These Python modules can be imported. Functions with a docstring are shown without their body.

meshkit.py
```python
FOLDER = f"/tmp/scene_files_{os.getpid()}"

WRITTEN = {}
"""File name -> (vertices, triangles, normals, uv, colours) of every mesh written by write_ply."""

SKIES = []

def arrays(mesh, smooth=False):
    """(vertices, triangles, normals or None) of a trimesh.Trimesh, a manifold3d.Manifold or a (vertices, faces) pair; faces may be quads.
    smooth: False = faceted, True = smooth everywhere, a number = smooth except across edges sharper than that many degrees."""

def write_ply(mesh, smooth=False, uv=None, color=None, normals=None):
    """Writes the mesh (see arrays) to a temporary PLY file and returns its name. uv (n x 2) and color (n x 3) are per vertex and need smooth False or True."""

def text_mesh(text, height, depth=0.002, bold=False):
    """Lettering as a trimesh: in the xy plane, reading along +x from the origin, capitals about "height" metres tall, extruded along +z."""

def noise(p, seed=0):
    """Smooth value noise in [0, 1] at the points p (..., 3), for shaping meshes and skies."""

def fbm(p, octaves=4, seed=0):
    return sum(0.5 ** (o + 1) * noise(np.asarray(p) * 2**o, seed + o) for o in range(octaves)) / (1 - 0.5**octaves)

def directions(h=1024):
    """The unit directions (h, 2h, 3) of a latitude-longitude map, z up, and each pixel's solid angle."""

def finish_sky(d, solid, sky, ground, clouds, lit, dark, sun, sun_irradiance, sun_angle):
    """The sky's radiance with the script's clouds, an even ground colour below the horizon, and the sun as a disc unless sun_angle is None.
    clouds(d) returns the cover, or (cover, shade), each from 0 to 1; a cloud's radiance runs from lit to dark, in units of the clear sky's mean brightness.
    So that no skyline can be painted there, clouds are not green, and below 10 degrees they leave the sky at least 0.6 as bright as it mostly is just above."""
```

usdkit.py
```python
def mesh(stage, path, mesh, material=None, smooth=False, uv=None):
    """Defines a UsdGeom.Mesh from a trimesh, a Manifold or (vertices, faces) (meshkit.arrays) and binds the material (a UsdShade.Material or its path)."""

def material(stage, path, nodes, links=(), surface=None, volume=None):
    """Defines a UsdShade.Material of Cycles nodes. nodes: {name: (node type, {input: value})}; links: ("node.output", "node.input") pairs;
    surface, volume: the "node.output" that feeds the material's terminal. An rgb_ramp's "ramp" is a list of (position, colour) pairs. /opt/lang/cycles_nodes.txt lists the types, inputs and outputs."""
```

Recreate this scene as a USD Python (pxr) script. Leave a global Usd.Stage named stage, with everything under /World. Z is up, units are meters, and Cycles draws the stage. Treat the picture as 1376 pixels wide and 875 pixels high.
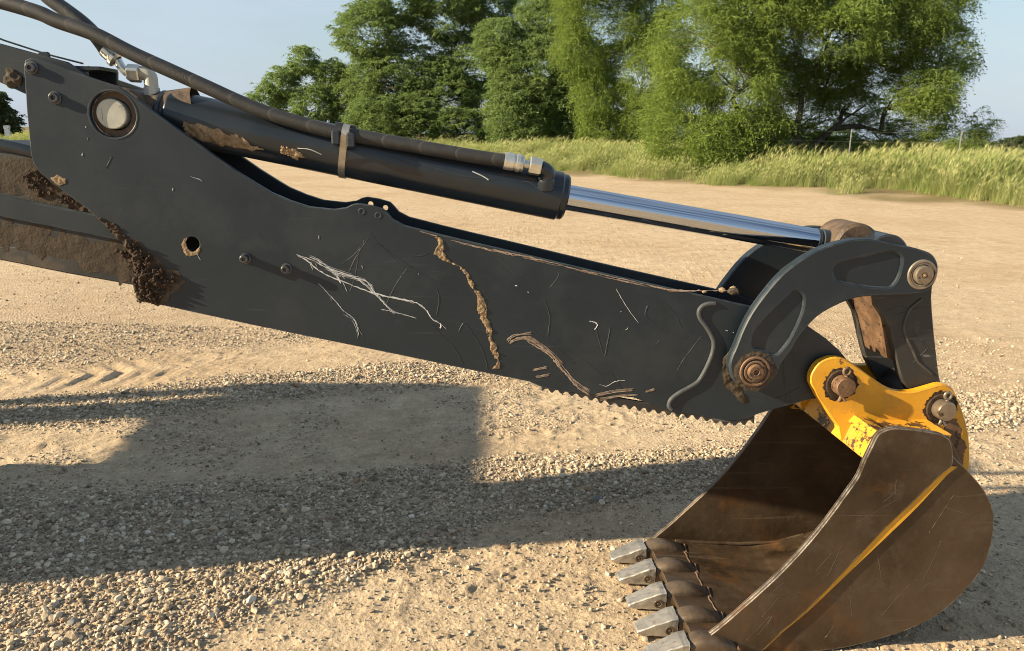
import math, numpy as np, trimesh, shapely.geometry as sg, mapbox_earcut as earcut
from scipy.spatial import Delaunay
from pxr import Usd, UsdGeom, UsdShade, UsdLux, Gf, Sdf, Vt
import usdkit, meshkit

stage = Usd.Stage.CreateInMemory()
UsdGeom.SetStageUpAxis(stage, UsdGeom.Tokens.z); UsdGeom.SetStageMetersPerUnit(stage, 1.0)
world = UsdGeom.Xform.Define(stage, '/World'); stage.SetDefaultPrim(world.GetPrim())
UsdGeom.Scope.Define(stage, '/World/Looks')

# ------------------------------------------------------------------ camera, sky, sun, exposure
EXPOSURE = 1.53
SUN_AZ, SUN_EL = math.radians(14.0), math.radians(22.5)      # the way shadows run (from +x towards +y), height of the sun
SKY_STRENGTH, SUN_INTENSITY = 0.052, 1.25
CAM_Z, PITCH, ROLL, FOCAL = 1.39, math.radians(13.75), math.radians(0.92), 1050/1376*36
fwd = np.array([0, math.cos(PITCH), -math.sin(PITCH)]); r0 = np.array([1.0, 0, 0]); u0 = np.cross(r0, fwd)
right = math.cos(ROLL)*r0 + math.sin(ROLL)*u0; up = np.cross(right, fwd)
cam = UsdGeom.Camera.Define(stage, '/World/camera')
cam.AddTransformOp().Set(Gf.Matrix4d(*right, 0, *up, 0, *(-fwd), 0, 0, 0, CAM_Z, 1))
cam.CreateFocalLengthAttr(FOCAL); cam.CreateHorizontalApertureAttr(36.0); cam.CreateVerticalApertureAttr(36.0*651/1024)
cam.CreateClippingRangeAttr(Gf.Vec2f(0.05, 5000)); cam.CreateExposureAttr(EXPOSURE)

to_sun = np.array([-math.cos(SUN_AZ)*math.cos(SUN_EL), -math.sin(SUN_AZ)*math.cos(SUN_EL), math.sin(SUN_EL)])
sky_mat = usdkit.material(stage, '/World/Looks/sky_look', {
    'sky': ('sky_texture', {'sky_type': 'single_scattering', 'sun_disc': False, 'sun_elevation': SUN_EL, 'sun_rotation': math.atan2(to_sun[0], to_sun[1]), 'aerosol_density': 0.5, 'air_density': 1.35, 'ozone_density': 1.6}),
    'tc': ('texture_coordinate', {}),
    'map': ('mapping', {'scale': (1.0, 1.0, 2.6)}),
    'n1': ('noise_texture', {'scale': 2.3, 'detail': 7.0, 'roughness': 0.55, 'distortion': 0.4}),
    'cov': ('rgb_ramp', {'ramp': [(0.0, (0, 0, 0)), (0.38, (0, 0, 0)), (0.60, (0.7, 0.7, 0.7)), (1.0, (0.8, 0.8, 0.8))]}),
    'sz': ('separate_xyz', {}), 'hz': ('map_range', {'from_min': 0.0, 'from_max': 0.27, 'to_min': 0.8, 'to_max': 0.0, 'clamp': True}),
    'nw': ('map_range', {'from_min': 0.3, 'from_max': 0.7, 'to_min': 0.75, 'to_max': 1.1}), 'ml': ('math', {'math_type': 'multiply', 'use_clamp': True}),
    'cl': ('mix', {'color2': (2.65, 3.65, 5.3)}), 'c2': ('mix', {'color2': (4.0, 4.7, 5.4)}),
    'bg': ('background_shader', {'strength': SKY_STRENGTH})},
    [('tc.generated', 'map.vector'), ('map.vector', 'n1.vector'), ('n1.fac', 'cov.fac'), ('tc.generated', 'sz.vector'), ('sz.z', 'hz.value'), ('hz.result', 'ml.value1'), ('n1.fac', 'nw.value'), ('nw.result', 'ml.value2'), ('ml.value', 'cl.fac'), ('cov.color', 'c2.fac'), ('cl.color', 'c2.color1'), ('sky.color', 'cl.color1'), ('c2.color', 'bg.color')], surface='bg.background')
dome = UsdLux.DomeLight.Define(stage, '/World/sky'); dome.CreateIntensityAttr(1.0)
UsdShade.MaterialBindingAPI.Apply(dome.GetPrim()).Bind(sky_mat)
dome.GetPrim().SetCustomDataByKey('kind', 'structure')
sun = UsdLux.DistantLight.Define(stage, '/World/sun')
sun.CreateIntensityAttr(SUN_INTENSITY); sun.CreateNormalizeAttr(True); sun.CreateAngleAttr(0.5); sun.CreateColorAttr(Gf.Vec3f(1.0, 0.84, 0.585))
zl = to_sun; xl = np.cross([0, 0, 1.0], zl); xl /= np.linalg.norm(xl); yl = np.cross(zl, xl)
sun.AddTransformOp().Set(Gf.Matrix4d(*xl, 0, *yl, 0, *zl, 0, 0, 0, 0, 1))

# ------------------------------------------------------------------ materials
def mat(name, nodes, links, surface='p.BSDF'):
    return usdkit.material(stage, '/World/Looks/' + name, nodes, links, surface=surface)

def layered(name, base, base2, rough=(0.35, 0.55), metallic=0.0, scale=6.0, chip=None, chip_at=0.62, chip_scale=18.0, edge=None, edge_r=0.004, bump=0.15, bump_scale=120.0,
            stretch=(1, 1, 1), scr=None, scr_scale=(8, 8, 200), scr_at=0.63, dust=None, dust_at=0.55, dust_scale=3.0, spec=0.5, chip_soft=0.03):
    N = {'tc': ('texture_coordinate', {}),
         'n': ('noise_texture', {'scale': scale, 'detail': 8.0, 'roughness': 0.62}),
         'map': ('mapping', {'scale': stretch}),
         'rc': ('rgb_ramp', {'ramp': [(0.3, base), (0.7, base2)]}),
         'rr': ('map_range', {'from_min': 0.3, 'from_max': 0.7, 'to_min': rough[0], 'to_max': rough[1], 'clamp': True}),
         'nb': ('noise_texture', {'scale': bump_scale, 'detail': 4.0}),
         'b': ('bump', {'strength': bump, 'distance': 0.002}),
         'p': ('principled_bsdf', {'metallic': metallic, 'specular_ior_level': spec})}
    L = [('tc.object', 'map.vector'), ('map.vector', 'n.vector'), ('n.fac', 'rc.fac'), ('n.fac', 'rr.value'), ('tc.object', 'nb.vector'), ('nb.fac', 'b.height'), ('b.normal', 'p.normal'), ('rr.result', 'p.roughness')]
    col = 'rc.color'
    def blend(tag, fac, c2):
        nonlocal col
        N[tag] = ('mix', {'color2': c2}); L.extend([(fac, tag + '.fac'), (col, tag + '.color1')]); col = tag + '.color'
    if dust:
        N['dn'] = ('noise_texture', {'scale': dust_scale, 'detail': 6.0, 'roughness': 0.7}); N['dr'] = ('map_range', {'from_min': dust_at, 'from_max': dust_at + 0.2, 'to_min': 0.0, 'to_max': 0.7, 'clamp': True})
        L.extend([('tc.object', 'dn.vector'), ('dn.fac', 'dr.value')]); blend('dm', 'dr.result', dust)
    if scr:
        N['sm'] = ('mapping', {'scale': scr_scale, 'rotation': (0, 0.35, 0)}); N['sn'] = ('noise_texture', {'scale': 1.0, 'detail': 3.0, 'distortion': 0.6}); N['sr'] = ('map_range', {'from_min': scr_at, 'from_max': scr_at + 0.08, 'to_min': 0.0, 'to_max': 0.5, 'clamp': True})
        L.extend([('tc.object', 'sm.vector'), ('sm.vector', 'sn.vector'), ('sn.fac', 'sr.value')]); blend('sx', 'sr.result', scr)
    if chip:
        N['cn'] = ('noise_texture', {'scale': chip_scale, 'detail': 9.0, 'roughness': 0.7}); N['cr'] = ('map_range', {'from_min': chip_at, 'from_max': chip_at + chip_soft, 'to_min': 0.0, 'to_max': 1.0, 'clamp': True})
        L.extend([('tc.object', 'cn.vector'), ('cn.fac', 'cr.value')]); blend('cm', 'cr.result', chip)
    if edge:
        N['bv'] = ('bevel', {'radius': edge_r, 'samples': 4}); N['g'] = ('geometry', {}); N['dt'] = ('vector_math', {'math_type': 'dot_product'})
        N['er'] = ('map_range', {'from_min': 0.985, 'from_max': 0.86, 'to_min': 0.0, 'to_max': 1.0, 'clamp': True}); N['em'] = ('math', {'math_type': 'multiply'})
        N['en'] = ('noise_texture', {'scale': 25.0, 'detail': 5.0}); N['ex'] = ('map_range', {'from_min': 0.4, 'from_max': 0.6, 'to_min': 0.1, 'to_max': 1.0, 'clamp': True})
        L.extend([('bv.bevel', 'dt.vector1'), ('g.normal', 'dt.vector2'), ('dt.value', 'er.value'), ('tc.object', 'en.vector'), ('en.fac', 'ex.value'), ('er.result', 'em.value1'), ('ex.result', 'em.value2')])
        blend('ed', 'em.value', edge)
    L.append((col, 'p.base_color'))
    return mat(name, N, L)

M = {}
M['paint'] = layered('dark_paint', (0.0075, 0.0135, 0.0195), (0.0115, 0.0185, 0.0255), (0.36, 0.52), scale=4.0, spec=0.4, edge=(0.12, 0.125, 0.13), edge_r=0.003, scr=(0.045, 0.048, 0.052), scr_scale=(3, 3, 60), scr_at=0.66, dust=(0.028, 0.034, 0.039), dust_at=0.50, dust_scale=3.2, chip=(0.019, 0.025, 0.030), chip_at=0.50, chip_scale=1.6, chip_soft=0.25, bump=0.05, bump_scale=220)
M['paint_gloss'] = layered('gloss_dark_paint', (0.010, 0.0145, 0.020), (0.016, 0.021, 0.027), (0.24, 0.36), scale=5.0, edge=(0.10, 0.10, 0.10), edge_r=0.003, scr=(0.05, 0.05, 0.05), scr_scale=(6, 20, 60), scr_at=0.68, dust=(0.035, 0.032, 0.027), dust_at=0.6, dust_scale=3.5, bump=0.04, bump_scale=200)
M['paint_dirty'] = layered('dirty_dark_paint', (0.010, 0.012, 0.014), (0.026, 0.024, 0.021), (0.4, 0.7), scale=7.0, chip=(0.085, 0.060, 0.038), chip_at=0.53, chip_scale=6.0, chip_soft=0.16, edge=(0.14, 0.11, 0.08), edge_r=0.004, scr=(0.2, 0.19, 0.18), scr_scale=(9, 9, 90), scr_at=0.64)
M['yellow'] = layered('yellow_paint', (0.50, 0.23, 0.010), (0.66, 0.33, 0.020), (0.36, 0.58), scale=6.0, chip=(0.070, 0.035, 0.017), chip_at=0.625, chip_scale=34.0, edge=(0.10, 0.05, 0.022), edge_r=0.007, dust=(0.30, 0.165, 0.045), dust_at=0.53, dust_scale=8.0, bump=0.15, bump_scale=90)
M['yellow_worn'] = layered('worn_yellow_paint', (0.46, 0.21, 0.01), (0.62, 0.31, 0.018), (0.42, 0.65), scale=7.0, chip=(0.055, 0.028, 0.014), chip_at=0.52, chip_scale=20.0, edge=(0.09, 0.05, 0.025), edge_r=0.006, dust=(0.28, 0.15, 0.05), dust_at=0.5, dust_scale=12.0, bump=0.3, bump_scale=90)
M['yellow_strip'] = layered('scuffed_yellow_strip', (0.46, 0.22, 0.010), (0.60, 0.30, 0.016), (0.45, 0.65), scale=12.0, chip=(0.06, 0.035, 0.018), chip_at=0.60, chip_scale=30.0, chip_soft=0.1, edge=(0.08, 0.05, 0.03), edge_r=0.003, bump=0.2, bump_scale=90)
M['bucket'] = layered('worn_bucket_steel', (0.022, 0.0145, 0.009), (0.100, 0.068, 0.044), (0.28, 0.52), metallic=0.5, scale=2.6, chip=(0.13, 0.060, 0.022), chip_at=0.55, chip_scale=3.6, chip_soft=0.22, edge=(0.50, 0.45, 0.39), edge_r=0.0045, scr=(0.16, 0.13, 0.10), scr_scale=(2.5, 2.5, 100), scr_at=0.68, dust=(0.095, 0.080, 0.064), dust_at=0.52, dust_scale=13.0, bump=0.5, bump_scale=45)
M['bucket_in'] = layered('worn_bucket_inside', (0.020, 0.0125, 0.007), (0.105, 0.070, 0.042), (0.32, 0.58), metallic=0.3, scale=4.0, stretch=(1, 2, 1), chip=(0.15, 0.065, 0.02), chip_at=0.52, chip_scale=4.5, chip_soft=0.2, edge=(0.26, 0.2, 0.14), edge_r=0.004, scr=(0.14, 0.105, 0.07), scr_scale=(3, 60, 60), scr_at=0.62, dust=(0.12, 0.085, 0.05), dust_at=0.55, dust_scale=14.0, bump=0.5, bump_scale=45)
M['cast'] = layered('rough_cast_steel', (0.055, 0.037, 0.023), (0.150, 0.108, 0.072), (0.34, 0.58), metallic=0.35, scale=14.0, edge=(0.16, 0.13, 0.10), edge_r=0.005, bump=0.5, bump_scale=80)
M['tooth'] = layered('worn_tooth_steel', (0.26, 0.235, 0.20), (0.46, 0.42, 0.36), (0.34, 0.52), metallic=0.7, scale=16.0, edge=(0.62, 0.60, 0.57), edge_r=0.005, chip=(0.10, 0.075, 0.055), chip_at=0.55, chip_scale=16.0, chip_soft=0.15, scr=(0.18, 0.16, 0.14), scr_scale=(8, 120, 60), scr_at=0.55, bump=0.35, bump_scale=90)
M['rust'] = layered('rusty_steel', (0.075, 0.040, 0.022), (0.19, 0.105, 0.055), (0.5, 0.8), metallic=0.25, scale=22.0, chip=(0.03, 0.02, 0.014), chip_at=0.57, chip_scale=30.0, edge=(0.28, 0.2, 0.14), edge_r=0.003, bump=0.4, bump_scale=150)
M['rust_dark'] = layered('dark_rusty_steel', (0.040, 0.027, 0.018), (0.125, 0.082, 0.050), (0.5, 0.8), metallic=0.2, scale=26.0, chip=(0.2, 0.15, 0.10), chip_at=0.60, chip_scale=24.0, chip_soft=0.12, bump=0.5, bump_scale=140)
M['pin_steel'] = layered('worn_pin_steel', (0.16, 0.12, 0.085), (0.30, 0.25, 0.19), (0.28, 0.45), metallic=0.7, scale=15.0, chip=(0.06, 0.04, 0.03), chip_at=0.58, chip_scale=20, edge=(0.5, 0.45, 0.4), edge_r=0.003, bump=0.15)
M['pale_steel'] = layered('pale_painted_steel', (0.30, 0.30, 0.255), (0.45, 0.44, 0.38), (0.4, 0.55), metallic=0.2, scale=14.0, chip=(0.17, 0.15, 0.12), chip_at=0.57, chip_scale=20, chip_soft=0.1, bump=0.1)
M['zinc'] = layered('zinc_fitting', (0.50, 0.49, 0.44), (0.66, 0.65, 0.58), (0.25, 0.38), metallic=0.85, scale=30.0, edge=(0.8, 0.78, 0.7), edge_r=0.002, chip=(0.2, 0.17, 0.12), chip_at=0.64, chip_scale=40, bump=0.05)
M['galv'] = layered('galvanised_strap', (0.30, 0.28, 0.25), (0.46, 0.42, 0.36), (0.3, 0.45), metallic=0.8, scale=30.0, bump=0.05)
M['bolt'] = layered('black_bolt', (0.02, 0.021, 0.024), (0.05, 0.052, 0.056), (0.3, 0.45), metallic=0.5, scale=40.0, edge=(0.3, 0.3, 0.3), edge_r=0.002, bump=0.05)
M['weld'] = layered('weld_bead_paint', (0.045, 0.048, 0.050), (0.065, 0.068, 0.070), (0.30, 0.42), scale=30.0, bump=0.5, bump_scale=120)
M['mud_dry'] = layered('dry_mud', (0.15, 0.100, 0.055), (0.33, 0.235, 0.14), (0.85, 0.95), scale=70.0, bump=0.9, bump_scale=200, spec=0.2)
M['mud_dark'] = layered('damp_mud', (0.020, 0.013, 0.009), (0.062, 0.041, 0.027), (0.8, 0.95), scale=35.0, bump=0.9, bump_scale=130, spec=0.15)
M['mud_film'] = layered('mud_film', (0.032, 0.024, 0.017), (0.078, 0.057, 0.038), (0.75, 0.92), scale=30.0, chip=(0.03, 0.026, 0.022), chip_at=0.57, chip_scale=34, bump=0.6, bump_scale=140, spec=0.25)
M['scratch'] = layered('bare_scratch', (0.34, 0.34, 0.34), (0.58, 0.58, 0.57), (0.5, 0.6), scale=40.0, bump=0.0)
M['scratch_faint'] = layered('faint_scratch', (0.019, 0.024, 0.027), (0.036, 0.041, 0.045), (0.5, 0.6), scale=40.0, bump=0.0)
M['gouge'] = layered('rusty_gouge', (0.15, 0.085, 0.05), (0.40, 0.32, 0.25), (0.5, 0.7), scale=90.0, bump=0.1)
M['wear'] = layered('bare_wear_mark', (0.085, 0.066, 0.050), (0.15, 0.122, 0.098), (0.35, 0.5), metallic=0.4, scale=40.0)
M['twig'] = layered('dry_twig', (0.34, 0.27, 0.18), (0.46, 0.38, 0.27), (0.7, 0.9), scale=40.0)
M['tyre'] = layered('tyre_rubber', (0.016, 0.016, 0.016), (0.03, 0.029, 0.027), (0.7, 0.85), scale=9.0)
M['chrome'] = mat('chrome_rod', {'p': ('principled_bsdf', {'base_color': (0.50, 0.54, 0.61), 'metallic': 1.0, 'roughness': 0.05})}, [])
M['hose'] = mat('wrapped_hose', {
    'tc': ('texture_coordinate', {}), 'w': ('wave_texture', {'wave_type': 'bands', 'bands_direction': 'x', 'profile': 'saw', 'scale': 5.5, 'distortion': 0.6, 'detail': 1.0}),
    'm': ('mapping', {'rotation': (0, 0, 0.9)}), 'r': ('rgb_ramp', {'ramp': [(0.0, (0.060, 0.056, 0.050)), (0.08, (0.016, 0.016, 0.017)), (1.0, (0.011, 0.011, 0.012))]}),
    'n': ('noise_texture', {'scale': 30.0, 'detail': 6.0}), 'mx': ('mix', {'mix_type': 'mix', 'color2': (0.040, 0.037, 0.033)}), 'nr': ('map_range', {'from_min': 0.48, 'from_max': 0.75, 'to_min': 0.0, 'to_max': 0.6, 'clamp': True}),
    'fw': ('noise_texture', {'scale': 420.0, 'detail': 2.0}), 'ad': ('math', {'math_type': 'multiply_add', 'value2': 0.35}), 'b': ('bump', {'strength': 0.9, 'distance': 0.003}), 'p': ('principled_bsdf', {'roughness': 0.6})},
    [('tc.object', 'm.vector'), ('m.vector', 'w.vector'), ('w.fac', 'r.fac'), ('tc.object', 'n.vector'), ('n.fac', 'nr.value'), ('nr.result', 'mx.fac'), ('r.color', 'mx.color1'), ('mx.color', 'p.base_color'), ('tc.object', 'fw.vector'), ('fw.fac', 'ad.value1'), ('w.fac', 'ad.value3'), ('ad.value', 'b.height'), ('b.normal', 'p.normal')])

# ------------------------------------------------------------------ scene bookkeeping
used = {}
def free(parent, name):
    k = used.get((parent, name), 0); used[(parent, name)] = k + 1
    return f'{parent}/{name}' if k == 0 else f'{parent}/{name}_{k:03d}'
def keys(prim, label=None, cat=None, group=None, kind=None):
    for k, v in (('label', label), ('category', cat), ('group', group), ('kind', kind)):
        if v: prim.SetCustomDataByKey(k, v)
    return prim
def obj(name, mesh, m, parent='/World', smooth=32, label=None, cat=None, group=None, kind=None):
    path = free(str(parent), name)
    if isinstance(mesh, list): mesh = trimesh.util.concatenate(mesh)
    usdkit.mesh(stage, path, mesh, M[m] if isinstance(m, str) else m, smooth=smooth)
    keys(stage.GetPrimAtPath(path), label, cat, group, kind)
    return path
def thing(name, loc=(0, 0, 0), rz=0.0, label=None, cat=None, group=None, kind=None):
    path = free('/World', name); x = UsdGeom.Xform.Define(stage, path)
    x.AddTranslateOp().Set(Gf.Vec3d(*map(float, loc)))
    if rz: x.AddRotateZOp().Set(math.degrees(rz))
    keys(x.GetPrim(), label, cat, group, kind)
    return path

# ------------------------------------------------------------------ shape helpers (machine frame: u along the arm, n away from the camera, z up)
def tm(v, f): return trimesh.Trimesh(np.asarray(v, float), np.asarray(f, int), process=False)
def curve(pts, sub=6, closed=False):
    p = np.asarray(pts, float); n = len(p); out = []
    rng_ = range(n if closed else n - 1)
    for i in rng_:
        if closed: a, b, c, d = p[(i-1) % n], p[i], p[(i+1) % n], p[(i+2) % n]
        else: a, b, c, d = p[max(i-1, 0)], p[i], p[i+1], p[min(i+2, n-1)]
        for t in np.linspace(0, 1, sub, endpoint=False):
            out.append(0.5*((2*b) + (-a+c)*t + (2*a-5*b+4*c-d)*t*t + (-a+3*b-3*c+d)*t**3))
    if not closed: out.append(p[-1])
    return np.array(out)
def ring_fix(p, ccw=True):
    p = np.asarray(p, float)
    if np.linalg.norm(p[0]-p[-1]) < 1e-6: p = p[:-1]
    a = np.sum(p[:, 0]*np.roll(p[:, 1], -1) - np.roll(p[:, 0], -1)*p[:, 1])
    return p if (a > 0) == ccw else p[::-1]
def inset(p, b):
    e = np.roll(p, -1, 0) - p; e /= np.maximum(np.linalg.norm(e, axis=1, keepdims=True), 1e-9)
    nl = np.stack([-e[:, 1], e[:, 0]], 1); m = nl + np.roll(nl, 1, 0); m /= np.maximum(np.linalg.norm(m, axis=1, keepdims=True), 1e-6)
    c = np.clip(np.sum(m*nl, 1), 0.5, 1); return p + m*(b/c)[:, None]
def plate(poly, n0, n1, b=0.0015, holes=(), back=True, hb=None):
    rings = [ring_fix(poly, True)] + [ring_fix(h, False) for h in holes]
    sizes = np.cumsum([len(r) for r in rings]); V = []; F = []
    hb = hb or b
    ins = [inset(r, b if i == 0 else hb) for i, r in enumerate(rings)]
    full = np.vstack(rings); inn = np.vstack(ins); T = len(full)
    lay = [(inn, n0, None), (full, n0 + b, None), (full, n1 - (b if back else 0), None)] + ([(inn, n1, None)] if back else [])
    if hb != b:
        pass
    for q, n, _ in lay: V.append(np.stack([q[:, 0], np.full(T, n), q[:, 1]], 1))
    tri = earcut.triangulate_float64(inn, sizes.astype(np.uint32)).reshape(-1, 3)
    a, c, d = inn[tri[:, 0]], inn[tri[:, 1]], inn[tri[:, 2]]
    s = (c[:, 0]-a[:, 0])*(d[:, 1]-a[:, 1]) - (c[:, 1]-a[:, 1])*(d[:, 0]-a[:, 0]); tri[s < 0] = tri[s < 0][:, ::-1]
    F.append(tri)
    if back: F.append(tri[:, ::-1] + 3*T)
    for k in range(len(lay)-1):
        st = 0
        for e in sizes:
            i = np.arange(st, e); j = np.roll(i, -1); A, B = k*T, (k+1)*T
            F.append(np.stack([i+A, i+B, j+B], 1)); F.append(np.stack([i+A, j+B, j+A], 1)); st = e
    return tm(np.vstack(V), np.vstack(F))
def circle(c, r, k=32): a = np.linspace(0, 2*np.pi, k, endpoint=False); return np.stack([c[0] + r*np.cos(a), c[1] + r*np.sin(a)], 1)
def frame(t):
    t = t/np.linalg.norm(t); a = np.array([0, 1.0, 0]) if abs(t[1]) < 0.9 else np.array([1.0, 0, 0])
    x = np.cross(a, t); x /= np.linalg.norm(x); return x, np.cross(t, x)
def tube(path, rad, seg=16, caps=True):
    p = np.asarray(path, float); n = len(p); rad = np.broadcast_to(np.asarray(rad, float), (n,)); t = np.gradient(p, axis=0)
    V = []; x = None
    for i in range(n):
        tt = t[i]/max(np.linalg.norm(t[i]), 1e-9)
        if x is None: x, y = frame(tt)
        else:
            x = x - tt*np.dot(x, tt); x /= np.linalg.norm(x); y = np.cross(tt, x)
        a = np.linspace(0, 2*np.pi, seg, endpoint=False)
        V.append(p[i] + rad[i]*(np.cos(a)[:, None]*x + np.sin(a)[:, None]*y))
    V = np.vstack(V); F = []; k = np.arange(seg); j = (k+1) % seg
    for i in range(n-1):
        F.append(np.stack([i*seg+k, i*seg+j, (i+1)*seg+j], 1)); F.append(np.stack([i*seg+k, (i+1)*seg+j, (i+1)*seg+k], 1))
    if caps:
        V = np.vstack([V, p[0], p[-1]]); m = n*seg
        F.append(np.stack([np.full(seg, m), j, k], 1)); F.append(np.stack([np.full(seg, m+1), (n-1)*seg+k, (n-1)*seg+j], 1))
    return tm(V, np.vstack(F))
def lathe(a, b, prof, seg=40):
    """prof: (distance from a towards b, radius)"""
    a, b = np.asarray(a, float), np.asarray(b, float); d = (b-a)/np.linalg.norm(b-a)
    pr = [(s, max(r, 1e-5)) for s, r in prof]
    x, y = frame(d); ang = np.linspace(0, 2*np.pi, seg, endpoint=False); V = []; F = []; k = np.arange(seg); j = (k+1) % seg
    for s, r in pr: V.append(a + d*s + r*(np.cos(ang)[:, None]*x + np.sin(ang)[:, None]*y))
    for i in range(len(pr)-1):
        F.append(np.stack([i*seg+k, i*seg+j, (i+1)*seg+j], 1)); F.append(np.stack([i*seg+k, (i+1)*seg+j, (i+1)*seg+k], 1))
    return tm(np.vstack(V), np.vstack(F))
def ncyl(c, n0, n1, r, b=0.002, seg=40, r_in=0):
    L = n1-n0; pr = [(0, r_in), (0, r-b), (b, r), (L-b, r), (L, r-b), (L, r_in)]
    if r_in: pr.append((0, r_in))
    return lathe((c[0], n0, c[1]), (c[0], n1, c[1]), pr, seg)
def box(lo, hi, b=0.004):
    lo, hi = np.asarray(lo, float), np.asarray(hi, float); P = []
    for ax in range(3):
        l, h = lo + b, hi - b; l[ax], h[ax] = lo[ax], hi[ax]
        P += [[(l, h)[i][0], (l, h)[j][1], (l, h)[k][2]] for i in (0, 1) for j in (0, 1) for k in (0, 1)]
    return trimesh.convex.convex_hull(np.array(P))
def ribbon(pts, w, n, sub=5, seed=0, t=0.0006):
    p = curve(pts, sub); d = np.gradient(p, axis=0); d /= np.maximum(np.linalg.norm(d, axis=1, keepdims=True), 1e-9); nl = np.stack([-d[:, 1], d[:, 0]], 1)
    r = np.random.default_rng(seed); k = len(p); ww = w*(0.45 + 0.75*r.random(k))*np.clip(np.minimum(np.arange(k)+0.6, k-np.arange(k)-0.4)/2.0, 0.25, 1)
    p = p + nl*(r.normal(0, w*0.22, k))[:, None]
    A, B, C = p + nl*ww[:, None]/2, p - nl*ww[:, None]/2, p
    V = np.vstack([np.stack([q[:, 0], np.full(k, nn), q[:, 1]], 1) for q, nn in ((A, n), (C, n-t), (B, n))]); i = np.arange(k-1)
    F = np.vstack([np.stack([i+a, i+1+a, i+1+c], 1) for a, c in ((0, k), (k, 2*k))] + [np.stack([i+a, i+1+c, i+c], 1) for a, c in ((0, k), (k, 2*k))])
    return tm(V, F)
def lump(poly, n, thick, step=0.004, seed=0, edge=0.012, freq=60, rag=0.006, side=-1):
    pg = poly if hasattr(poly, 'geom_type') else sg.Polygon(poly).buffer(0)
    r = np.random.default_rng(seed)
    x0, y0, x1, y1 = pg.bounds; g = np.stack(np.meshgrid(np.arange(x0-rag, x1+rag, step), np.arange(y0-rag, y1+rag, step)), -1).reshape(-1, 2); g += r.uniform(-.35, .35, g.shape)*step
    import shapely
    pts = shapely.points(g); d = shapely.distance(pts, pg.boundary); d = np.where(shapely.contains(pg, pts), d, -d)
    d = d + rag*2*(meshkit.fbm(np.c_[g*freq*0.8, np.zeros(len(g))], 3, seed) - 0.5)
    k = d > 0; g, d = g[k], d[k]
    if len(g) < 4: return None
    tri = Delaunay(g).simplices
    L = np.max([np.linalg.norm(g[tri[:, a]]-g[tri[:, b]], axis=1) for a, b in ((0, 1), (1, 2), (2, 0))], 0); tri = tri[L < step*2.6]
    f = meshkit.fbm(np.c_[g*freq, np.zeros(len(g))], 4, seed+7); h = thick*np.clip(d/edge, 0.02, 1)**0.6*np.clip(0.15 + 2.2*(f-0.3), 0.05, 1.6)
    a = g[tri[:, 0]]; c = g[tri[:, 1]]; e = g[tri[:, 2]]; s = (c[:, 0]-a[:, 0])*(e[:, 1]-a[:, 1])-(c[:, 1]-a[:, 1])*(e[:, 0]-a[:, 0]); tri = np.where((s < 0)[:, None], tri[:, ::-1], tri)
    return tm(np.c_[g[:, 0], n + side*h, g[:, 1]], tri if side < 0 else tri[:, ::-1])
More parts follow.
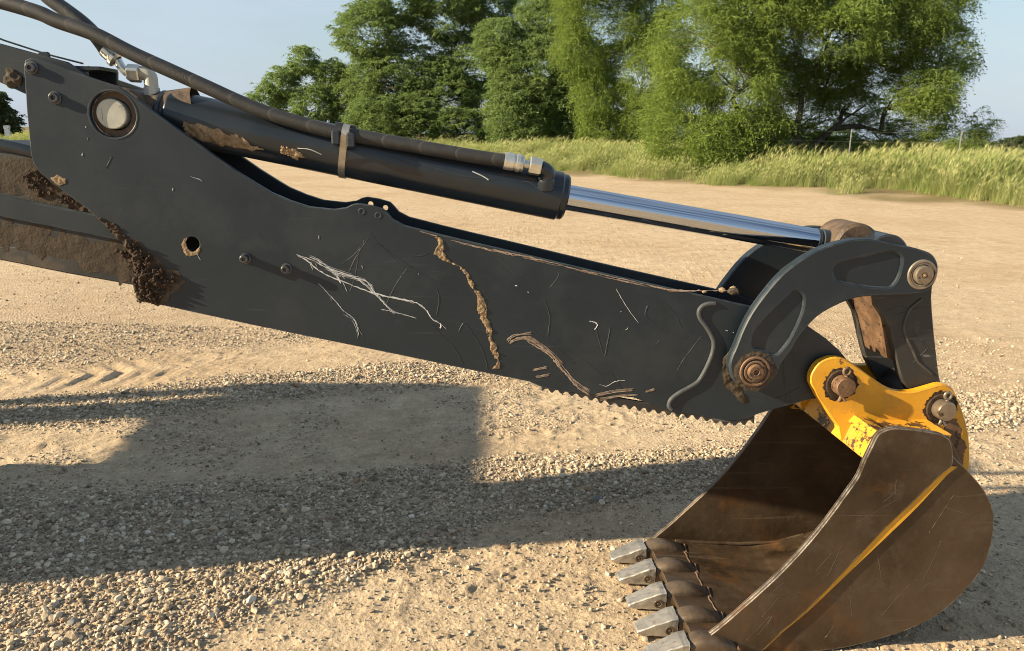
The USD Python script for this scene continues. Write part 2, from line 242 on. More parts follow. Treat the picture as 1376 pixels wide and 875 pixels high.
def pebble(seed, sub=1, flat=0.62):
    r = np.random.default_rng(seed); p = trimesh.creation.icosphere(sub, 1.0)
    for _ in range(7):
        nrm = r.normal(size=3); nrm /= np.linalg.norm(nrm); dd = r.uniform(0.45, 0.85); s = p.vertices@nrm; k = s > dd; p.vertices[k] -= np.outer(s[k]-dd, nrm)
    p.vertices *= (1, r.uniform(.65, .95), flat*r.uniform(.8, 1.2)); p.vertices += 0.09*(meshkit.fbm(p.vertices*2.2, 2, seed)[:, None]-.5)*p.vertices
    return p
def crumbs(poly, n, count, lo, hi, seed, power=2.5, rise=0.0):
    """Crumbs of soil stuck on a plate inside a polygon, one mesh."""
    pg = sg.Polygon(poly).buffer(0); r = np.random.default_rng(seed); x0, y0, x1, y1 = pg.bounds; out = []; base = [pebble(k+60, 1, 0.8) for k in range(6)]
    while len(out) < count:
        q = r.uniform((x0, y0), (x1, y1))
        if not pg.contains(sg.Point(*q)) or meshkit.fbm(np.array([q[0]*45, q[1]*45, seed]), 2, seed) < 0.42: continue
        m = base[r.integers(6)].copy(); s_ = lo + (hi-lo)*r.random()**power; m.apply_transform(trimesh.transformations.random_rotation_matrix(r.random(3))); m.apply_scale(s_); m.vertices *= (1, .8, 1)
        m.apply_translation((q[0], n - s_*.25 - rise*r.random(), q[1])); out.append(m)
    return trimesh.util.concatenate(out)
def rounded(poly, r, r2=None):
    g = sg.Polygon(poly).buffer(0); g = g.buffer(-r).buffer(2*r).buffer(-r)
    return np.array(g.exterior.coords)[:-1]
def hexa(c, n0, n1, r, b=0.0015): return plate(circle(c, r, 6), n0, n1, b)

TR = {
 'plate': (0, [(-1.1566,1.5289),(-1.1517,1.5406),(-1.1394,1.5458),(-1.1227,1.5445),(-1.0614,1.5226),(-0.9992,1.5020),(-0.9447,1.4845),(-0.9159,1.4630),(-0.8413,1.4075),(-0.7951,1.3734),(-0.7350,1.3284),(-0.6790,1.2881),(-0.6289,1.2562),(-0.6027,1.2401),(-0.5565,1.2204),(-0.5115,1.2062),(-0.4512,1.2003),(-0.4216,1.2052),(-0.4066,1.2127),(-0.3917,1.2158),(-0.3605,1.2113),(-0.3292,1.2023),(-0.3183,1.1913),(-0.3056,1.1764),(-0.2779,1.1617),(-0.2293,1.1498),(-0.1823,1.1378),(-0.0951,1.1175),(0.0008,1.0960),(0.0978,1.0733),(0.2554,1.0367),(0.4160,1.0015),(0.5384,0.9747),(0.6500,0.9505),(0.7472,0.9198),(0.8054,0.8970),(0.8569,0.8636),(0.8985,0.8299),(0.9300,0.7959),(0.9453,0.7573),(0.9328,0.7207),(0.8928,0.6992),(0.8219,0.6867),(0.7540,0.6676),(0.6903,0.6485),(0.6496,0.6314),(0.6036,0.6275),(0.5246,0.6435),(0.4379,0.6616),(0.3809,0.6793),(0.3325,0.6989),(0.2420,0.7059),(0.1502,0.7150),(0.0851,0.7281),(0.0485,0.7452),(0.0043,0.7548),(-0.1212,0.7814),(-0.2643,0.8138),(-0.6688,0.9020),(-0.8249,0.9380),(-0.8900,0.9537),(-0.9487,0.9642),(-0.9552,1.0007),(-0.9532,1.0782),(-0.9747,1.1154),(-1.0482,1.1946),(-1.1237,1.2559),(-1.1509,1.2822),(-1.1632,1.3014),(-1.1664,1.3242),(-1.1655,1.3521),(-1.1631,1.4244)]),
 'plate_pin': (0, [(-0.9659,1.4210),(-0.9716,1.4226)]),
 'bolts': (0, [(-1.1395,1.5243),(-1.0945,1.4571),(-0.6765,1.0760),(-0.5763,1.0498)]),
 'hole': (0, [(-0.8055,1.1109)]),
 'earholes': (0, [(-0.3831,1.1963),(-0.3426,1.1864)]),
 'weld_s': (0, [(0.5435,0.9605),(0.5253,0.9605),(0.5076,0.9544),(0.4986,0.9402),(0.5019,0.9218),(0.5177,0.9013),(0.5337,0.8787),(0.5448,0.8538),(0.5440,0.8246),(0.5325,0.7869),(0.5147,0.7489),(0.4953,0.7320),(0.4595,0.7108),(0.4400,0.6938),(0.4340,0.6745),(0.4442,0.6615)]),
 'rack': (0, [(0.0832,0.7239),(0.1686,0.7086),(0.2987,0.6756),(0.4386,0.6507),(0.5251,0.6369),(0.6085,0.6187),(0.6796,0.6268)]),
 'link_pins': (-0.045, [(0.6482,0.7854),(1.0737,1.0489)]),
 'ear_pins': (-0.03, [(0.8963,0.7436),(1.1898,0.6727)]),
 'glink': (-0.045, [(0.5919,0.8495),(0.6060,0.8962),(0.6224,0.9364),(0.6493,0.9823),(0.6939,1.0423),(0.7403,1.0827),(0.7923,1.1141),(0.8504,1.1337),(0.9100,1.1418),(0.9823,1.1307),(1.0214,1.1232),(1.0566,1.1162),(1.0942,1.1022),(1.1143,1.0748),(1.1167,1.0392),(1.1025,1.0112),(1.0737,0.9981),(1.0111,0.9939),(0.9445,0.9908),(0.8986,0.9847),(0.8543,0.9666),(0.8117,0.9415),(0.7836,0.9122),(0.7573,0.8746),(0.7407,0.8388),(0.7196,0.8058),(0.7086,0.7726),(0.6846,0.7456),(0.6489,0.7332),(0.6111,0.7439),(0.5886,0.7691),(0.5799,0.8002),(0.5838,0.8270)]),
 'pocketA': (-0.045, [(0.6379,0.8534),(0.6373,0.8819),(0.6524,0.9143),(0.7211,0.9904),(0.7379,1.0013),(0.7569,0.9924),(0.7620,0.9725),(0.7584,0.9405),(0.7365,0.8797),(0.7102,0.8389),(0.6946,0.8317),(0.6712,0.8431)]),
 'pocketB': (-0.045, [(0.8372,1.0519),(0.8366,1.0656),(0.8472,1.0774),(0.8782,1.0854),(0.9677,1.1054),(0.9896,1.1065),(1.0089,1.0978),(1.0151,1.0822),(1.0102,1.0447),(0.9973,1.0209),(0.9797,1.0158),(0.9287,1.0187),(0.8566,1.0323)]),
 'hlink': (0.0, [(0.9798,0.9816),(1.0686,1.0752),(1.1331,1.0594),(1.1390,0.9778),(1.1736,0.8312),(1.2072,0.7233),(1.2553,0.6791),(1.2520,0.6303),(1.2139,0.6217),(1.1734,0.6443),(1.1014,0.7240),(1.0688,0.7889),(1.0311,0.8948)]),
 'hridge': (0.0, [(1.1102,0.9737),(1.0809,0.9447),(1.0702,0.9010),(1.0782,0.8738),(1.1054,0.8314),(1.1225,0.8015),(1.1421,0.7843),(1.1711,0.7626)]),
 'ear': (-0.03, [(0.8126,0.7463),(0.8119,0.7716),(0.8291,0.8030),(0.8646,0.8184),(0.9003,0.8141),(0.9293,0.7984),(0.9751,0.7666),(1.0277,0.7343),(1.0612,0.7212),(1.1038,0.7197),(1.1448,0.7302),(1.1858,0.7409),(1.2153,0.7297),(1.2348,0.7006),(1.2591,0.6557),(1.2801,0.6059),(1.2938,0.5545),(1.3033,0.4752),(1.2841,0.4435),(1.2365,0.4944),(1.2181,0.5576),(1.1916,0.5891),(1.0657,0.5949),(1.0059,0.5602),(0.9878,0.5337),(0.9156,0.5811),(0.9046,0.6207),(0.8774,0.6536),(0.8356,0.7078)]),
 'sidecut': (-0.17, [(1.0300,0.6644),(1.0811,0.6566),(1.1188,0.6468),(1.1397,0.6292),(1.1513,0.5937),(1.1525,0.5601),(1.1223,0.5309),(1.0578,0.4551),(0.9939,0.3826),(0.9018,0.2631),(0.8074,0.1433),(0.7432,0.0783),(0.6963,0.0214),(0.6648,-0.0010),(0.5607,-0.0069),(0.5098,0.0042),(0.5040,0.0278),(0.5151,0.0460),(0.5672,0.0930),(0.6489,0.1751),(0.7251,0.2585),(0.7792,0.3280),(0.8299,0.4032),(0.8821,0.4923),(0.9048,0.5363),(0.9171,0.5821),(0.9318,0.6233),(0.9405,0.6479),(0.9567,0.6610),(0.9836,0.6679)]),
 'sideback': (-0.16, [(1.1546,0.5872),(1.2098,0.5366),(1.2557,0.4900),(1.2911,0.4340),(1.3034,0.3865),(1.3059,0.3219),(1.2944,0.2566),(1.2589,0.1922),(1.1999,0.1231),(1.1141,0.0702),(1.0259,0.0389),(0.9324,0.0158),(0.8269,0.0050),(0.6692,-0.0087),(0.5643,-0.0122)]),
 'strip_u': (-0.17, [(1.1525,0.5601),(1.1223,0.5309),(1.0578,0.4551),(0.9939,0.3826),(0.9018,0.2631),(0.8074,0.1433),(0.7432,0.0783),(0.6963,0.0214)]),
 'strip_l': (-0.17, [(1.1756,0.5555),(1.1468,0.5306),(1.0785,0.4396),(1.0148,0.3647),(0.9138,0.2493),(0.8126,0.1340),(0.7481,0.0712),(0.7010,0.0166)]),
 'frontplate': (-0.16, [(0.9211,0.5756),(0.9479,0.6479)]),
 'barrel': (0.11, [(-0.8949,1.4265),(0.1302,1.2302),(0.1464,1.2264)]),
 'barrel_r': (0.11, [(0.0047,1.3165),(0.0068,1.1842),(-0.8005,1.4573),(-0.8103,1.3319)]),
 'rod': (0.11, [(0.1565,1.2255),(0.6653,1.1424),(0.8805,1.1089)]),
 'rod_r': (0.11, [(0.4315,1.2134),(0.4361,1.1427)]),
 'rodeye': (0.11, [(0.9658,1.1115)]),
 'hose1': (0.045, [(-1.3125,1.6947),(-1.2151,1.6745),(-1.1321,1.6520),(-1.0917,1.6347),(-1.0076,1.6067),(-0.9237,1.5647),(-0.8380,1.5271),(-0.7508,1.4890),(-0.6903,1.4621),(-0.6254,1.4358),(-0.5469,1.4122),(-0.4473,1.3877),(-0.3720,1.3762),(-0.2775,1.3612),(-0.1820,1.3460),(-0.0856,1.3316),(-0.0227,1.3241)]),
 'hose1fit': (0.045, [(-0.0227,1.3241),(0.0060,1.3198),(0.0271,1.3163),(0.0406,1.3137),(0.0714,1.3085),(0.0831,1.3030),(0.0840,1.2690)]),
 'hose2': (0.1, [(-1.1853,1.7371),(-1.1239,1.6886),(-1.0918,1.6658),(-1.0596,1.6410),(-1.0358,1.6176),(-1.0173,1.5921),(-1.0082,1.5767)]),
 'hose2fit': (0.1, [(-1.0082,1.5767),(-0.9920,1.5614),(-0.9822,1.5529),(-0.9748,1.5372),(-0.9635,1.5251),(-0.9477,1.5219),(-0.9278,1.5232),(-0.9046,1.5210),(-0.9085,1.4782)]),
 'clamp': (0.05, [(-0.4308,1.4061),(-0.4372,1.2776),(-0.4558,1.3767),(-0.4109,1.3371)]),
 'boom': (0.02, [(-1.5014,1.3504),(-1.2443,1.3560),(-1.1433,1.3328),(-0.9186,1.1037),(-0.9295,0.9853),(-0.9649,1.0006),(-1.1259,1.0307),(-1.2836,1.0640),(-1.5392,1.1218)]),
 'boomline': (0.02, [(-1.2481,1.3278),(-1.1470,1.3027),(-1.2613,1.2297),(-1.0055,1.1405),(-1.2711,1.1568),(-1.0094,1.1031)]),
 'upper': (0.04, [(-1.4678,1.6347),(-1.2251,1.5802),(-1.0779,1.5422),(-1.0067,1.5301),(-1.0102,1.4975),(-1.0701,1.4445),(-1.1836,1.4667),(-1.2370,1.4914),(-1.4740,1.5969)]),
 'mud_left': (0, [(-1.0322,1.1793),(-0.9950,1.1614),(-0.9705,1.1395),(-0.9289,1.1064),(-0.9047,1.0747),(-0.8763,1.0466),(-0.8451,1.0277),(-0.8410,1.0106),(-0.8623,0.9971),(-0.8822,0.9798),(-0.8989,0.9566),(-0.9494,0.9662),(-0.9552,1.0007),(-0.9514,1.0782),(-0.9729,1.1154),(-0.9973,1.1393)]),
 'mud_tan': (0, [(-0.8919,1.0351),(-0.8597,1.0277),(-0.8354,1.0125),(-0.8473,1.0010),(-0.8758,0.9894),(-0.8834,0.9663),(-0.9026,0.9566),(-0.9304,0.9739)]),
 'mud_streak': (0, [(-0.1936,1.1340),(-0.1862,1.1112),(-0.1901,1.0920),(-0.1769,1.0767),(-0.1598,1.0671),(-0.1388,1.0576),(-0.1254,1.0421),(-0.1119,1.0226),(-0.1003,0.9991),(-0.0886,0.9834),(-0.0788,0.9597),(-0.0787,0.9397),(-0.0746,0.9197),(-0.0627,0.8956),(-0.0586,0.8713),(-0.0505,0.8510),(-0.0464,0.8305),(-0.0363,0.8099),(-0.0380,0.7831)]),
 'mud_streak_w': (0, [(-0.1936,1.1340),(-0.1823,1.1340)]),
 'mud_patch': (0, [(-1.1272,1.2701),(-1.1128,1.2738),(-1.0925,1.2687),(-1.0920,1.2580),(-1.1049,1.2525),(-1.1182,1.2577)]),
 'pin_mud': (0, [(0.5717,0.7867),(0.5755,0.8162),(0.5940,0.8412),(0.6098,0.8495),(0.6023,0.8161),(0.5965,0.7866),(0.6077,0.7526),(0.6285,0.7290),(0.6431,0.7053),(0.6620,0.6814),(0.6459,0.6729),(0.6236,0.6882),(0.6092,0.7098),(0.5890,0.7271),(0.5765,0.7528)]),
}
SCRATCH = {
 's1': [(-0.5504,1.0861),(-0.5197,1.0673),(-0.4891,1.0406),(-0.4375,1.0176),(-0.3815,0.9945),(-0.3344,0.9809),(-0.2869,0.9712),(-0.2487,0.9614),(-0.2258,0.9436),(-0.2106,0.9197),(-0.1875,0.9057),(-0.1895,0.8937)],
 's2': [(-0.5172,1.0806),(-0.4917,1.0674),(-0.4645,1.0465),(-0.4519,1.0330),(-0.4414,1.0118)],
 's3': [(-0.5504,1.0861),(-0.5102,1.0711),(-0.4737,1.0522),(-0.4181,1.0332),(-0.3958,1.0217),(-0.3682,0.9965),(-0.3441,0.9730),(-0.3255,0.9514),(-0.3029,0.9316)],
 's4': [(-0.4737,1.0522),(-0.4461,1.0388),(-0.4089,1.0274),(-0.3771,1.0178),(-0.3625,0.9984),(-0.3478,0.9789)],
 's5': [(-0.3410,0.9435),(-0.3162,0.9396),(-0.2876,0.9317),(-0.2493,0.9197)],
 's6': [(-0.4978,1.0116),(-0.4762,0.9884),(-0.4545,0.9631),(-0.4364,0.9395),(-0.4123,0.9197),(-0.4035,0.8959),(-0.4004,0.8739)],
 's7': [(-0.3778,1.1251),(-0.3444,1.1139),(-0.3037,1.0837),(-0.2476,1.0455),(-0.1715,1.0048),(-0.1138,0.9814)],
 's8': [(-0.3817,1.1175),(-0.3703,1.1232),(-0.3035,1.0971),(-0.2471,1.0840),(-0.2186,1.0918)],
 's9': [(-0.1984,0.9989),(-0.1909,0.9714),(-0.1990,0.9257)],
 's10': [(-0.1409,0.8836),(-0.1253,0.9077),(-0.1018,0.8754),(-0.0780,0.8347),(-0.0638,0.7832)],
 's11': [(-0.2108,0.9037),(-0.1819,0.8715),(-0.1488,0.8349),(-0.1291,0.7938)],
 's12': [(0.2729,1.0001),(0.2901,0.9722),(0.3117,0.9400),(0.3375,0.9075)],
 's13': [(0.2054,0.9117),(0.2194,0.9096),(0.2277,0.9015),(0.2202,0.8893)],
 's14': [(0.0534,0.8894),(0.0796,0.8711),(0.1140,0.8465),(0.1448,0.8176),(0.1716,0.7967)],
 's15': [(0.2220,0.8954),(0.2359,0.8503),(0.2494,0.8172),(0.2558,0.8544),(0.2619,0.8954)],
 's16': [(0.0248,0.8344),(0.1455,0.7968)],
 's17': [(-0.0940,0.8815),(0.0244,0.8590),(0.1443,0.8341),(0.2435,0.7672)],
 's18': [(0.2676,0.7713),(0.2851,0.7459),(0.2984,0.7247)],
 's19': [(0.2386,0.7377),(0.2593,0.7313),(0.2811,0.7438),(0.3094,0.7479)],
 's20': [(0.0809,0.9758),(0.0979,0.9278),(0.0954,0.8711)],
 's21': [(0.3876,0.9764),(0.4302,0.9360),(0.4532,0.8952)],
 's22': [(0.3588,0.9562),(0.3565,0.9259),(0.4073,0.8850)],
 's23': [(-0.7976,1.2776),(-0.7750,1.2707),(-0.7682,1.2654)],
 's24': [(-0.7997,1.0922),(-0.7869,1.0697)],
 's25': [(-0.9953,1.2948),(-0.9784,1.3233)],
 's26': [(0.3758,1.0064),(0.4671,0.9846)],
 's27': [(0.6431,0.7053),(0.7282,0.6939),(0.7987,0.7258)],
 's28': [(0.7302,0.8009),(0.7470,0.7583),(0.7630,0.6828)],
 's29': [(0.7437,0.8114),(0.7565,0.7261),(0.7854,0.6718)],
}
GOUGE = {
 'g1': [(-0.0132,0.8590),(0.0044,0.8733),(0.0240,0.8773),(0.0516,0.8793)],
 'g2': [(-0.0052,0.8529),(0.0164,0.8651),(0.0519,0.8671)],
 'g3': [(0.0401,0.8630),(0.0681,0.8507),(0.1006,0.8260),(0.1213,0.8011),(0.1463,0.7718),(0.1777,0.7381),(0.2132,0.7125)],
 'g4': [(0.0479,0.8691),(0.0761,0.8507),(0.1087,0.8239),(0.1396,0.7948)],
 'g5': [(0.0579,0.7764),(0.0957,0.7846)],
 'g6': [(0.0663,0.7576),(0.1022,0.7658)],
 'g7': [(0.2298,0.7060),(0.2804,0.7163),(0.3313,0.7202)],
 'g8': [(0.2425,0.6953),(0.3015,0.7034),(0.3443,0.7074)],
 'g9': [(0.3685,0.7157),(0.3928,0.7220)],
}

def P(k): return np.array(TR[k][1])

# ================================================================== THE MACHINE
YAW = math.radians(4.0)
mach = thing('backhoe', (0, 2.0, 0), YAW, 'dark grey backhoe with a long scratched dipper arm and a worn yellow brown bucket', 'backhoe')
pl = rounded(P('plate'), 0.004)
pin0, pinw = P('plate_pin'); hole = P('hole')[0]; eh = P('earholes'); W = 0.22; TH = 0.016
near = plate(pl, 0, TH, 0.0016, [circle(pin0, 0.054, 48), circle(hole, 0.0185)])
far = plate(pl, W-TH, W, 0.0016, [circle(pin0, 0.054, 48), circle(hole, 0.0185), circle(eh[0], 0.0075, 16), circle(eh[1], 0.0075, 16)])
pg = sg.Polygon(pl)
core = pg.buffer(-0.024).intersection(sg.box(-0.335, 0, 0.90, 2)).union(pg.buffer(-0.085).intersection(sg.box(-0.66, 0, -0.3, 2)))
core = core if core.geom_type == 'Polygon' else max(core.geoms, key=lambda g: g.area)
arm = obj('dipper_arm', plate(np.array(core.exterior.coords)[:-1], TH, W-TH, 0.001), 'paint_dirty', mach, label='dark scratched dipper arm box')
npl = obj('side_plate', near, 'paint', arm, label='scratched near side plate of the arm')
obj('side_plate', far, 'paint', arm)
# small weld stubs on the near ear
for k, e in enumerate(eh): obj('blind_hole', lathe((e[0], 0.0, e[1]), (e[0], -0.002, e[1]), [(0, 0.0085), (0.0012, 0.0078), (0.0012, 0.006), (0.0, 0.0055), (-0.0005, 0)], 20), 'paint', arm)
ws = curve(P('weld_s'), 6); obj('weld_bead', tube(np.c_[ws[:, 0], np.full(len(ws), -0.001), ws[:, 1]], np.r_[0.003, np.full(len(ws)-2, 0.0058), 0.003], 10), 'weld', arm)
# serrated gripping edge
rk = curve(P('rack'), 8); dl = np.r_[0, np.cumsum(np.linalg.norm(np.diff(rk, axis=0), axis=1))]; cnt = 22
for nn in (0.002, W-0.016):
    pts = []
    S_ = np.linspace(0, dl[-1], cnt*8+1)
    px_, pz_ = np.interp(S_, dl, rk[:, 0]), np.interp(S_, dl, rk[:, 1])
    ph = np.cos(np.arange(len(S_))/8*2*np.pi); amp = 0.0050*np.sign(ph)*np.abs(ph)**0.5*(0.75+0.5*meshkit.noise(np.c_[np.arange(len(S_))/8.0, 0*S_, 0*S_], 2)) + 0.0012*(meshkit.noise(np.c_[np.arange(len(S_))*.7, 0*S_, 0*S_], 4)-.5)
    lowr = np.c_[px_, pz_ - 0.0015 - amp]; upr = np.c_[px_, pz_ + 0.02][::-1]
    obj('serrated_edge', plate(np.vstack([lowr, upr]), nn, nn+0.013, 0.0008), 'paint_dirty', arm)
# top edge rub strip of bare metal and dirt
te = [(x, z) for x, z in pl if -0.30 < x < 0.66 and z > 0.98]; te = np.array(sorted(te))
te = np.c_[np.linspace(-0.27, 0.64, 60), np.interp(np.linspace(-0.27, 0.64, 60), te[:, 0], te[:, 1])]
tr_ = []
rg = np.random.default_rng(5)
for k in range(30):
    a = rg.integers(0, 52); m = rg.integers(3, 9); s = te[a:a+m] + np.array([0, -0.0035 - 0.006*rg.random()])
    tr_.append(ribbon(s, 0.0012+0.0022*rg.random(), -0.0004, 2, k))
obj('edge_wear', tr_, 'gouge', arm)
# pivot pin at the arm's root
obj('pin_boss', [ncyl(pin0, 0.018, 0.205, 0.0535, 0.001, 48, 0.0372)], 'rust_dark', arm)
pw = obj('pin_head', lathe((pinw[0], 0.006, pinw[1]), (pinw[0], 0.2, pinw[1]), [(0, 0), (0, 0.0335), (0.002, 0.0355), (0.19, 0.0355)], 48), 'pale_steel', arm, label='pale round pin head')
for k in range(1): obj('pin_scratch', ribbon([(pinw[0]-0.022+0.01*k+0.004*(k % 2), pinw[1]-0.016+0.004*k), (pinw[0]-0.02+0.01*k, pinw[1]+0.013-0.003*k)], 0.0016, 0.0058, 3, k), 'mud_film', arm)
obj('rim_ring', lathe((pin0[0], 0.0, pin0[1]), (pin0[0], -0.003, pin0[1]), [(-0.001, 0.0585), (0.0008, 0.0580), (0.0008, 0.0555), (0.0, 0.0545)], 48), 'paint', arm)
# bolts
for k, c in enumerate(P('bolts')):
    h = 0.011 if k < 2 else 0.021; r = 0.0115 if k < 2 else 0.0105
    b1 = lathe((c[0], 0, c[1]), (c[0], -1, c[1]), [(0, r*1.35), (0.003, r*1.3), (0.0035, r*1.02), (h-0.002, r), (h, r*0.82), (h, r*0.5), (h-0.005, r*0.46), (h-0.005, 0)], 28)
    bp = obj('bolt', b1, 'bolt', arm)
# hole rim of mud
obj('mud_smear', lump(sg.Polygon(np.vstack([circle((hole[0]-0.004, hole[1]-0.007), 0.0235, 20)])).difference(sg.Point(*hole).buffer(0.0175)), -0.0004, 0.0015, 0.0018, 3, 0.006, 90, 0.006), 'mud_dry', arm)
# scratches
for i, (k, p) in enumerate(SCRATCH.items()):
    bright = k in ('s1', 's2', 's3', 's4', 's5', 's6', 's13', 's12', 's19', 's23', 's24')
    w = {'s1': .0030, 's2': .0026, 's3': .0022, 's4': .0026, 's5': .0016, 's6': .0016, 's13': .0032}.get(k, .0012)
    rb = [ribbon(p, w, -0.0003, 6, i)]
    if bright and len(p) > 4:
        for q in range(3):
            a_ = rg.integers(0, len(p)-3); o_ = rg.normal(0, 0.004, 2); rb.append(ribbon(np.array(p[a_:a_+rg.integers(3, 6)])+o_, w*.45, -0.00025, 6, i*7+q))
        for q in range(4):
            c_ = np.array(p[rg.integers(1, len(p)-1)]); an = rg.uniform(-1.3, -.3); l_ = rg.uniform(.01, .035); rb.append(ribbon([c_, c_+(l_*.5*math.cos(an)+.001, l_*.5*math.sin(an)), c_+(l_*math.cos(an), l_*math.sin(an))], w*.4, -0.0002, 4, q))
    obj('scratch', rb, 'scratch' if bright else 'scratch_faint', arm, smooth=False)
for i, (k, p) in enumerate(GOUGE.items()):
    w = {'g3': .011, 'g1': .005}.get(k, .005)
    obj('gouge', [ribbon(np.array(p)+(0, o_*w)+rg.normal(0, .0012, (len(p), 2)), w*rg.uniform(.12, .34), -0.0004, 6, i*9+q) for q, o_ in enumerate(np.linspace(-.6, .6, 5))], 'gouge', arm, smooth=False)
fl = []
for k in range(26):
    u = rg.uniform(-1.05, 0.6); z = 1.30 - 0.27*(u+0.7) + rg.uniform(-0.17, 0.12)
    if pg.buffer(-0.03).contains(sg.Point(u, z)):
        a = rg.uniform(0, np.pi); l = rg.uniform(0.002, 0.010); fl.append(ribbon([(u, z), (u+l*.5*np.cos(a)+.001, z+l*.5*np.sin(a)), (u+l*np.cos(a), z+l*np.sin(a))], rg.uniform(.0008, .0028), -0.0003, 3, k))
obj('paint_nick', fl, 'scratch', arm, smooth=False, kind='stuff')
# hairline scuffs
hl = []
for k in range(44):
    u = rg.uniform(-0.5, 0.85); z = 1.06 - 0.225*(u+0.1) + rg.uniform(-0.17, 0.15); a = rg.choice([-0.3, 1.2, -0.9, 0.4]) + rg.normal(0, 0.35); l = rg.uniform(0.03, 0.14)
    q = [(u+l*t*np.cos(a)+0.006*np.sin(3*t+k), z+l*t*np.sin(a)) for t in (0, .35, .7, 1)]
    if all(pg.buffer(-0.012).contains(sg.Point(*s)) for s in q): hl.append(ribbon(q, rg.uniform(.0005, .0011), -0.0002, 5, k, 0.0003))
obj('scuff', hl, 'scratch_faint', arm, smooth=False, kind='stuff')
# mud
ml = P('mud_left'); obj('mud_clump', [lump(ml, -0.0005, 0.017, 0.0019, 11, 0.03, 110, 0.010), crumbs(ml[3:17], -0.004, 700, 0.001, 0.0055, 11, 3.0, 0.006)], 'mud_dark', arm, smooth=50, label='thick dark clump of mud at the lower left edge')
obj('mud_smear', [lump(sg.Polygon(P('mud_tan')).buffer(0.006), -0.0006, 0.010, 0.0022, 12, 0.04, 45, 0.010)], 'mud_film', arm)
obj('mud_smear', [lump(np.vstack([P('mud_left')[0:4], P('mud_left')[4:9]+(0.012, 0.004)]), -0.0004, 0.0012, 0.003, 16, 0.02, 60, 0.012)], 'mud_film', arm)
obj('mud_smear', lump(P('mud_patch'), -0.0004, 0.0035, 0.0025, 13, 0.01, 90, 0.008), 'mud_dry', arm)
ms = curve(P('mud_streak'), 4); tq = np.linspace(0, 1, len(ms)); wv = np.interp(tq, [0, .05, .17, .22, .30, .40, .44, .50, .60, .75, .79, .84, .92, .95, 1], [.012, .011, .012, .003, .006, .007, .002, .010, .013, .012, .003, .009, .008, .003, .011])*0.8*(0.6+0.8*meshkit.noise(np.c_[ms*40, np.zeros(len(ms))], 3))
L_ = np.c_[ms[:, 0]-wv, ms[:, 1]]; R_ = np.c_[ms[:, 0]+wv, ms[:, 1]][::-1]
stp_ = np.vstack([L_, R_]); obj('mud_streak', [lump(stp_, -0.0004, 0.0024, 0.0016, 14, 0.006, 140, 0.0075), crumbs(sg.Polygon(stp_).buffer(-0.002).buffer(0.0).exterior.coords if sg.Polygon(stp_).buffer(-0.002).geom_type == 'Polygon' else stp_, -0.0008, 170, 0.0007, 0.0026, 14, 2.5, 0.001)], 'mud_dry', arm, smooth=50, label='streak of dry tan mud down the side plate')
obj('mud_smear', lump(P('pin_mud'), -0.0004, 0.0035, 0.003, 15, 0.012, 70, 0.008), 'mud_film', arm)
# crumbs of mud lying on the arm's top
for k, (u, s) in enumerate(((0.60, 0.014), (0.575, 0.009), (0.612, 0.008), (0.52, 0.006))):
    m_ = trimesh.creation.icosphere(2, s); m_.vertices *= (1.2, 1, .7); m_.vertices += 0.3*s*(meshkit.fbm(m_.vertices*90, 3, k)-.5)[:, None]*3
    m_.apply_translation((u, 0.03+0.02*(k % 3), float(np.interp(u, te[:, 0], te[:, 1]))-0.014)); obj('mud_crumb', m_, 'mud_dry' if k else 'mud_film', arm)

# ---- boom, inside the arm's fork and on to the left, up to the tower
bm = P('boom')
tower = np.array([(-1.62, 1.22), (-2.45, 1.05), (-2.92, 0.55), (-4.20, 0.55), (-4.28, 2.30), (-3.6, 2.42), (-2.92, 2.05), (-2.3, 1.66), (-1.62, 1.50)])
bpoly = sg.Polygon(bm).buffer(0).union(sg.Polygon(np.array([(bm[0][0]+.01, bm[0][1]), (bm[-1][0]+.01, bm[-1][1]), (-1.66, 1.24), (-1.66, 1.47)])).buffer(0.002)).union(sg.Polygon(tower).buffer(0.002))
bpoly = bpoly if bpoly.geom_type == 'Polygon' else max(bpoly.geoms, key=lambda g: g.area)
boom = obj('boom', plate(rounded(np.array(bpoly.exterior.coords)[:-1], 0.004), 0.022, 0.198, 0.004), 'paint_dirty', mach, label='muddy boom end between the fork plates')
top = np.array([bm[0], bm[1], bm[2]])
tp = [( -1.42, 1.372), (bm[1][0], bm[1][1]), (bm[2][0]+.02, bm[2][1]-.006)]
obj('top_flange', tube(np.array([(u, 0.03, z-0.012) for u, z in curve(tp, 5)]), 0.016, 14), 'paint_gloss', boom)
obj('rib', plate([(-1.30, 1.235), (-0.86, 1.145), (-0.86, 1.09), (-1.30, 1.18)], 0.012, 0.022, 0.003), 'paint', boom)
obj('mud_film', lump([(-1.30, 1.315), (-1.14, 1.31), (-0.98, 1.20), (-0.93, 1.155), (-1.1, 1.195), (-1.30, 1.235)], 0.0218, 0.0010, 0.005, 21, 0.03, 60, 0.02), 'mud_film', boom)
obj('mud_film', lump([(-1.30, 1.175), (-1.12, 1.135), (-0.86, 1.085), (-0.86, 1.0), (-1.0, 1.02), (-1.15, 1.07), (-1.30, 1.10)], 0.0218, 0.0010, 0.005, 22, 0.03, 60, 0.03), 'mud_film', boom)
for k, q in enumerate(([(-1.16, 1.24), (-1.05, 1.215), (-0.95, 1.165), (-0.97, 1.15), (-1.1, 1.19)], [(-1.0, 1.09), (-0.9, 1.09), (-0.86, 1.02), (-0.93, 1.01), (-0.98, 1.05)], [(-1.2, 1.27), (-1.17, 1.29), (-1.13, 1.24), (-1.17, 1.225)])):
    obj('mud_clump', [lump(q, 0.021, 0.004, 0.003, 23+k, 0.012, 110, 0.022), crumbs(q, 0.020, 130, 0.002, 0.006, 23+k)], 'mud_dark', boom)
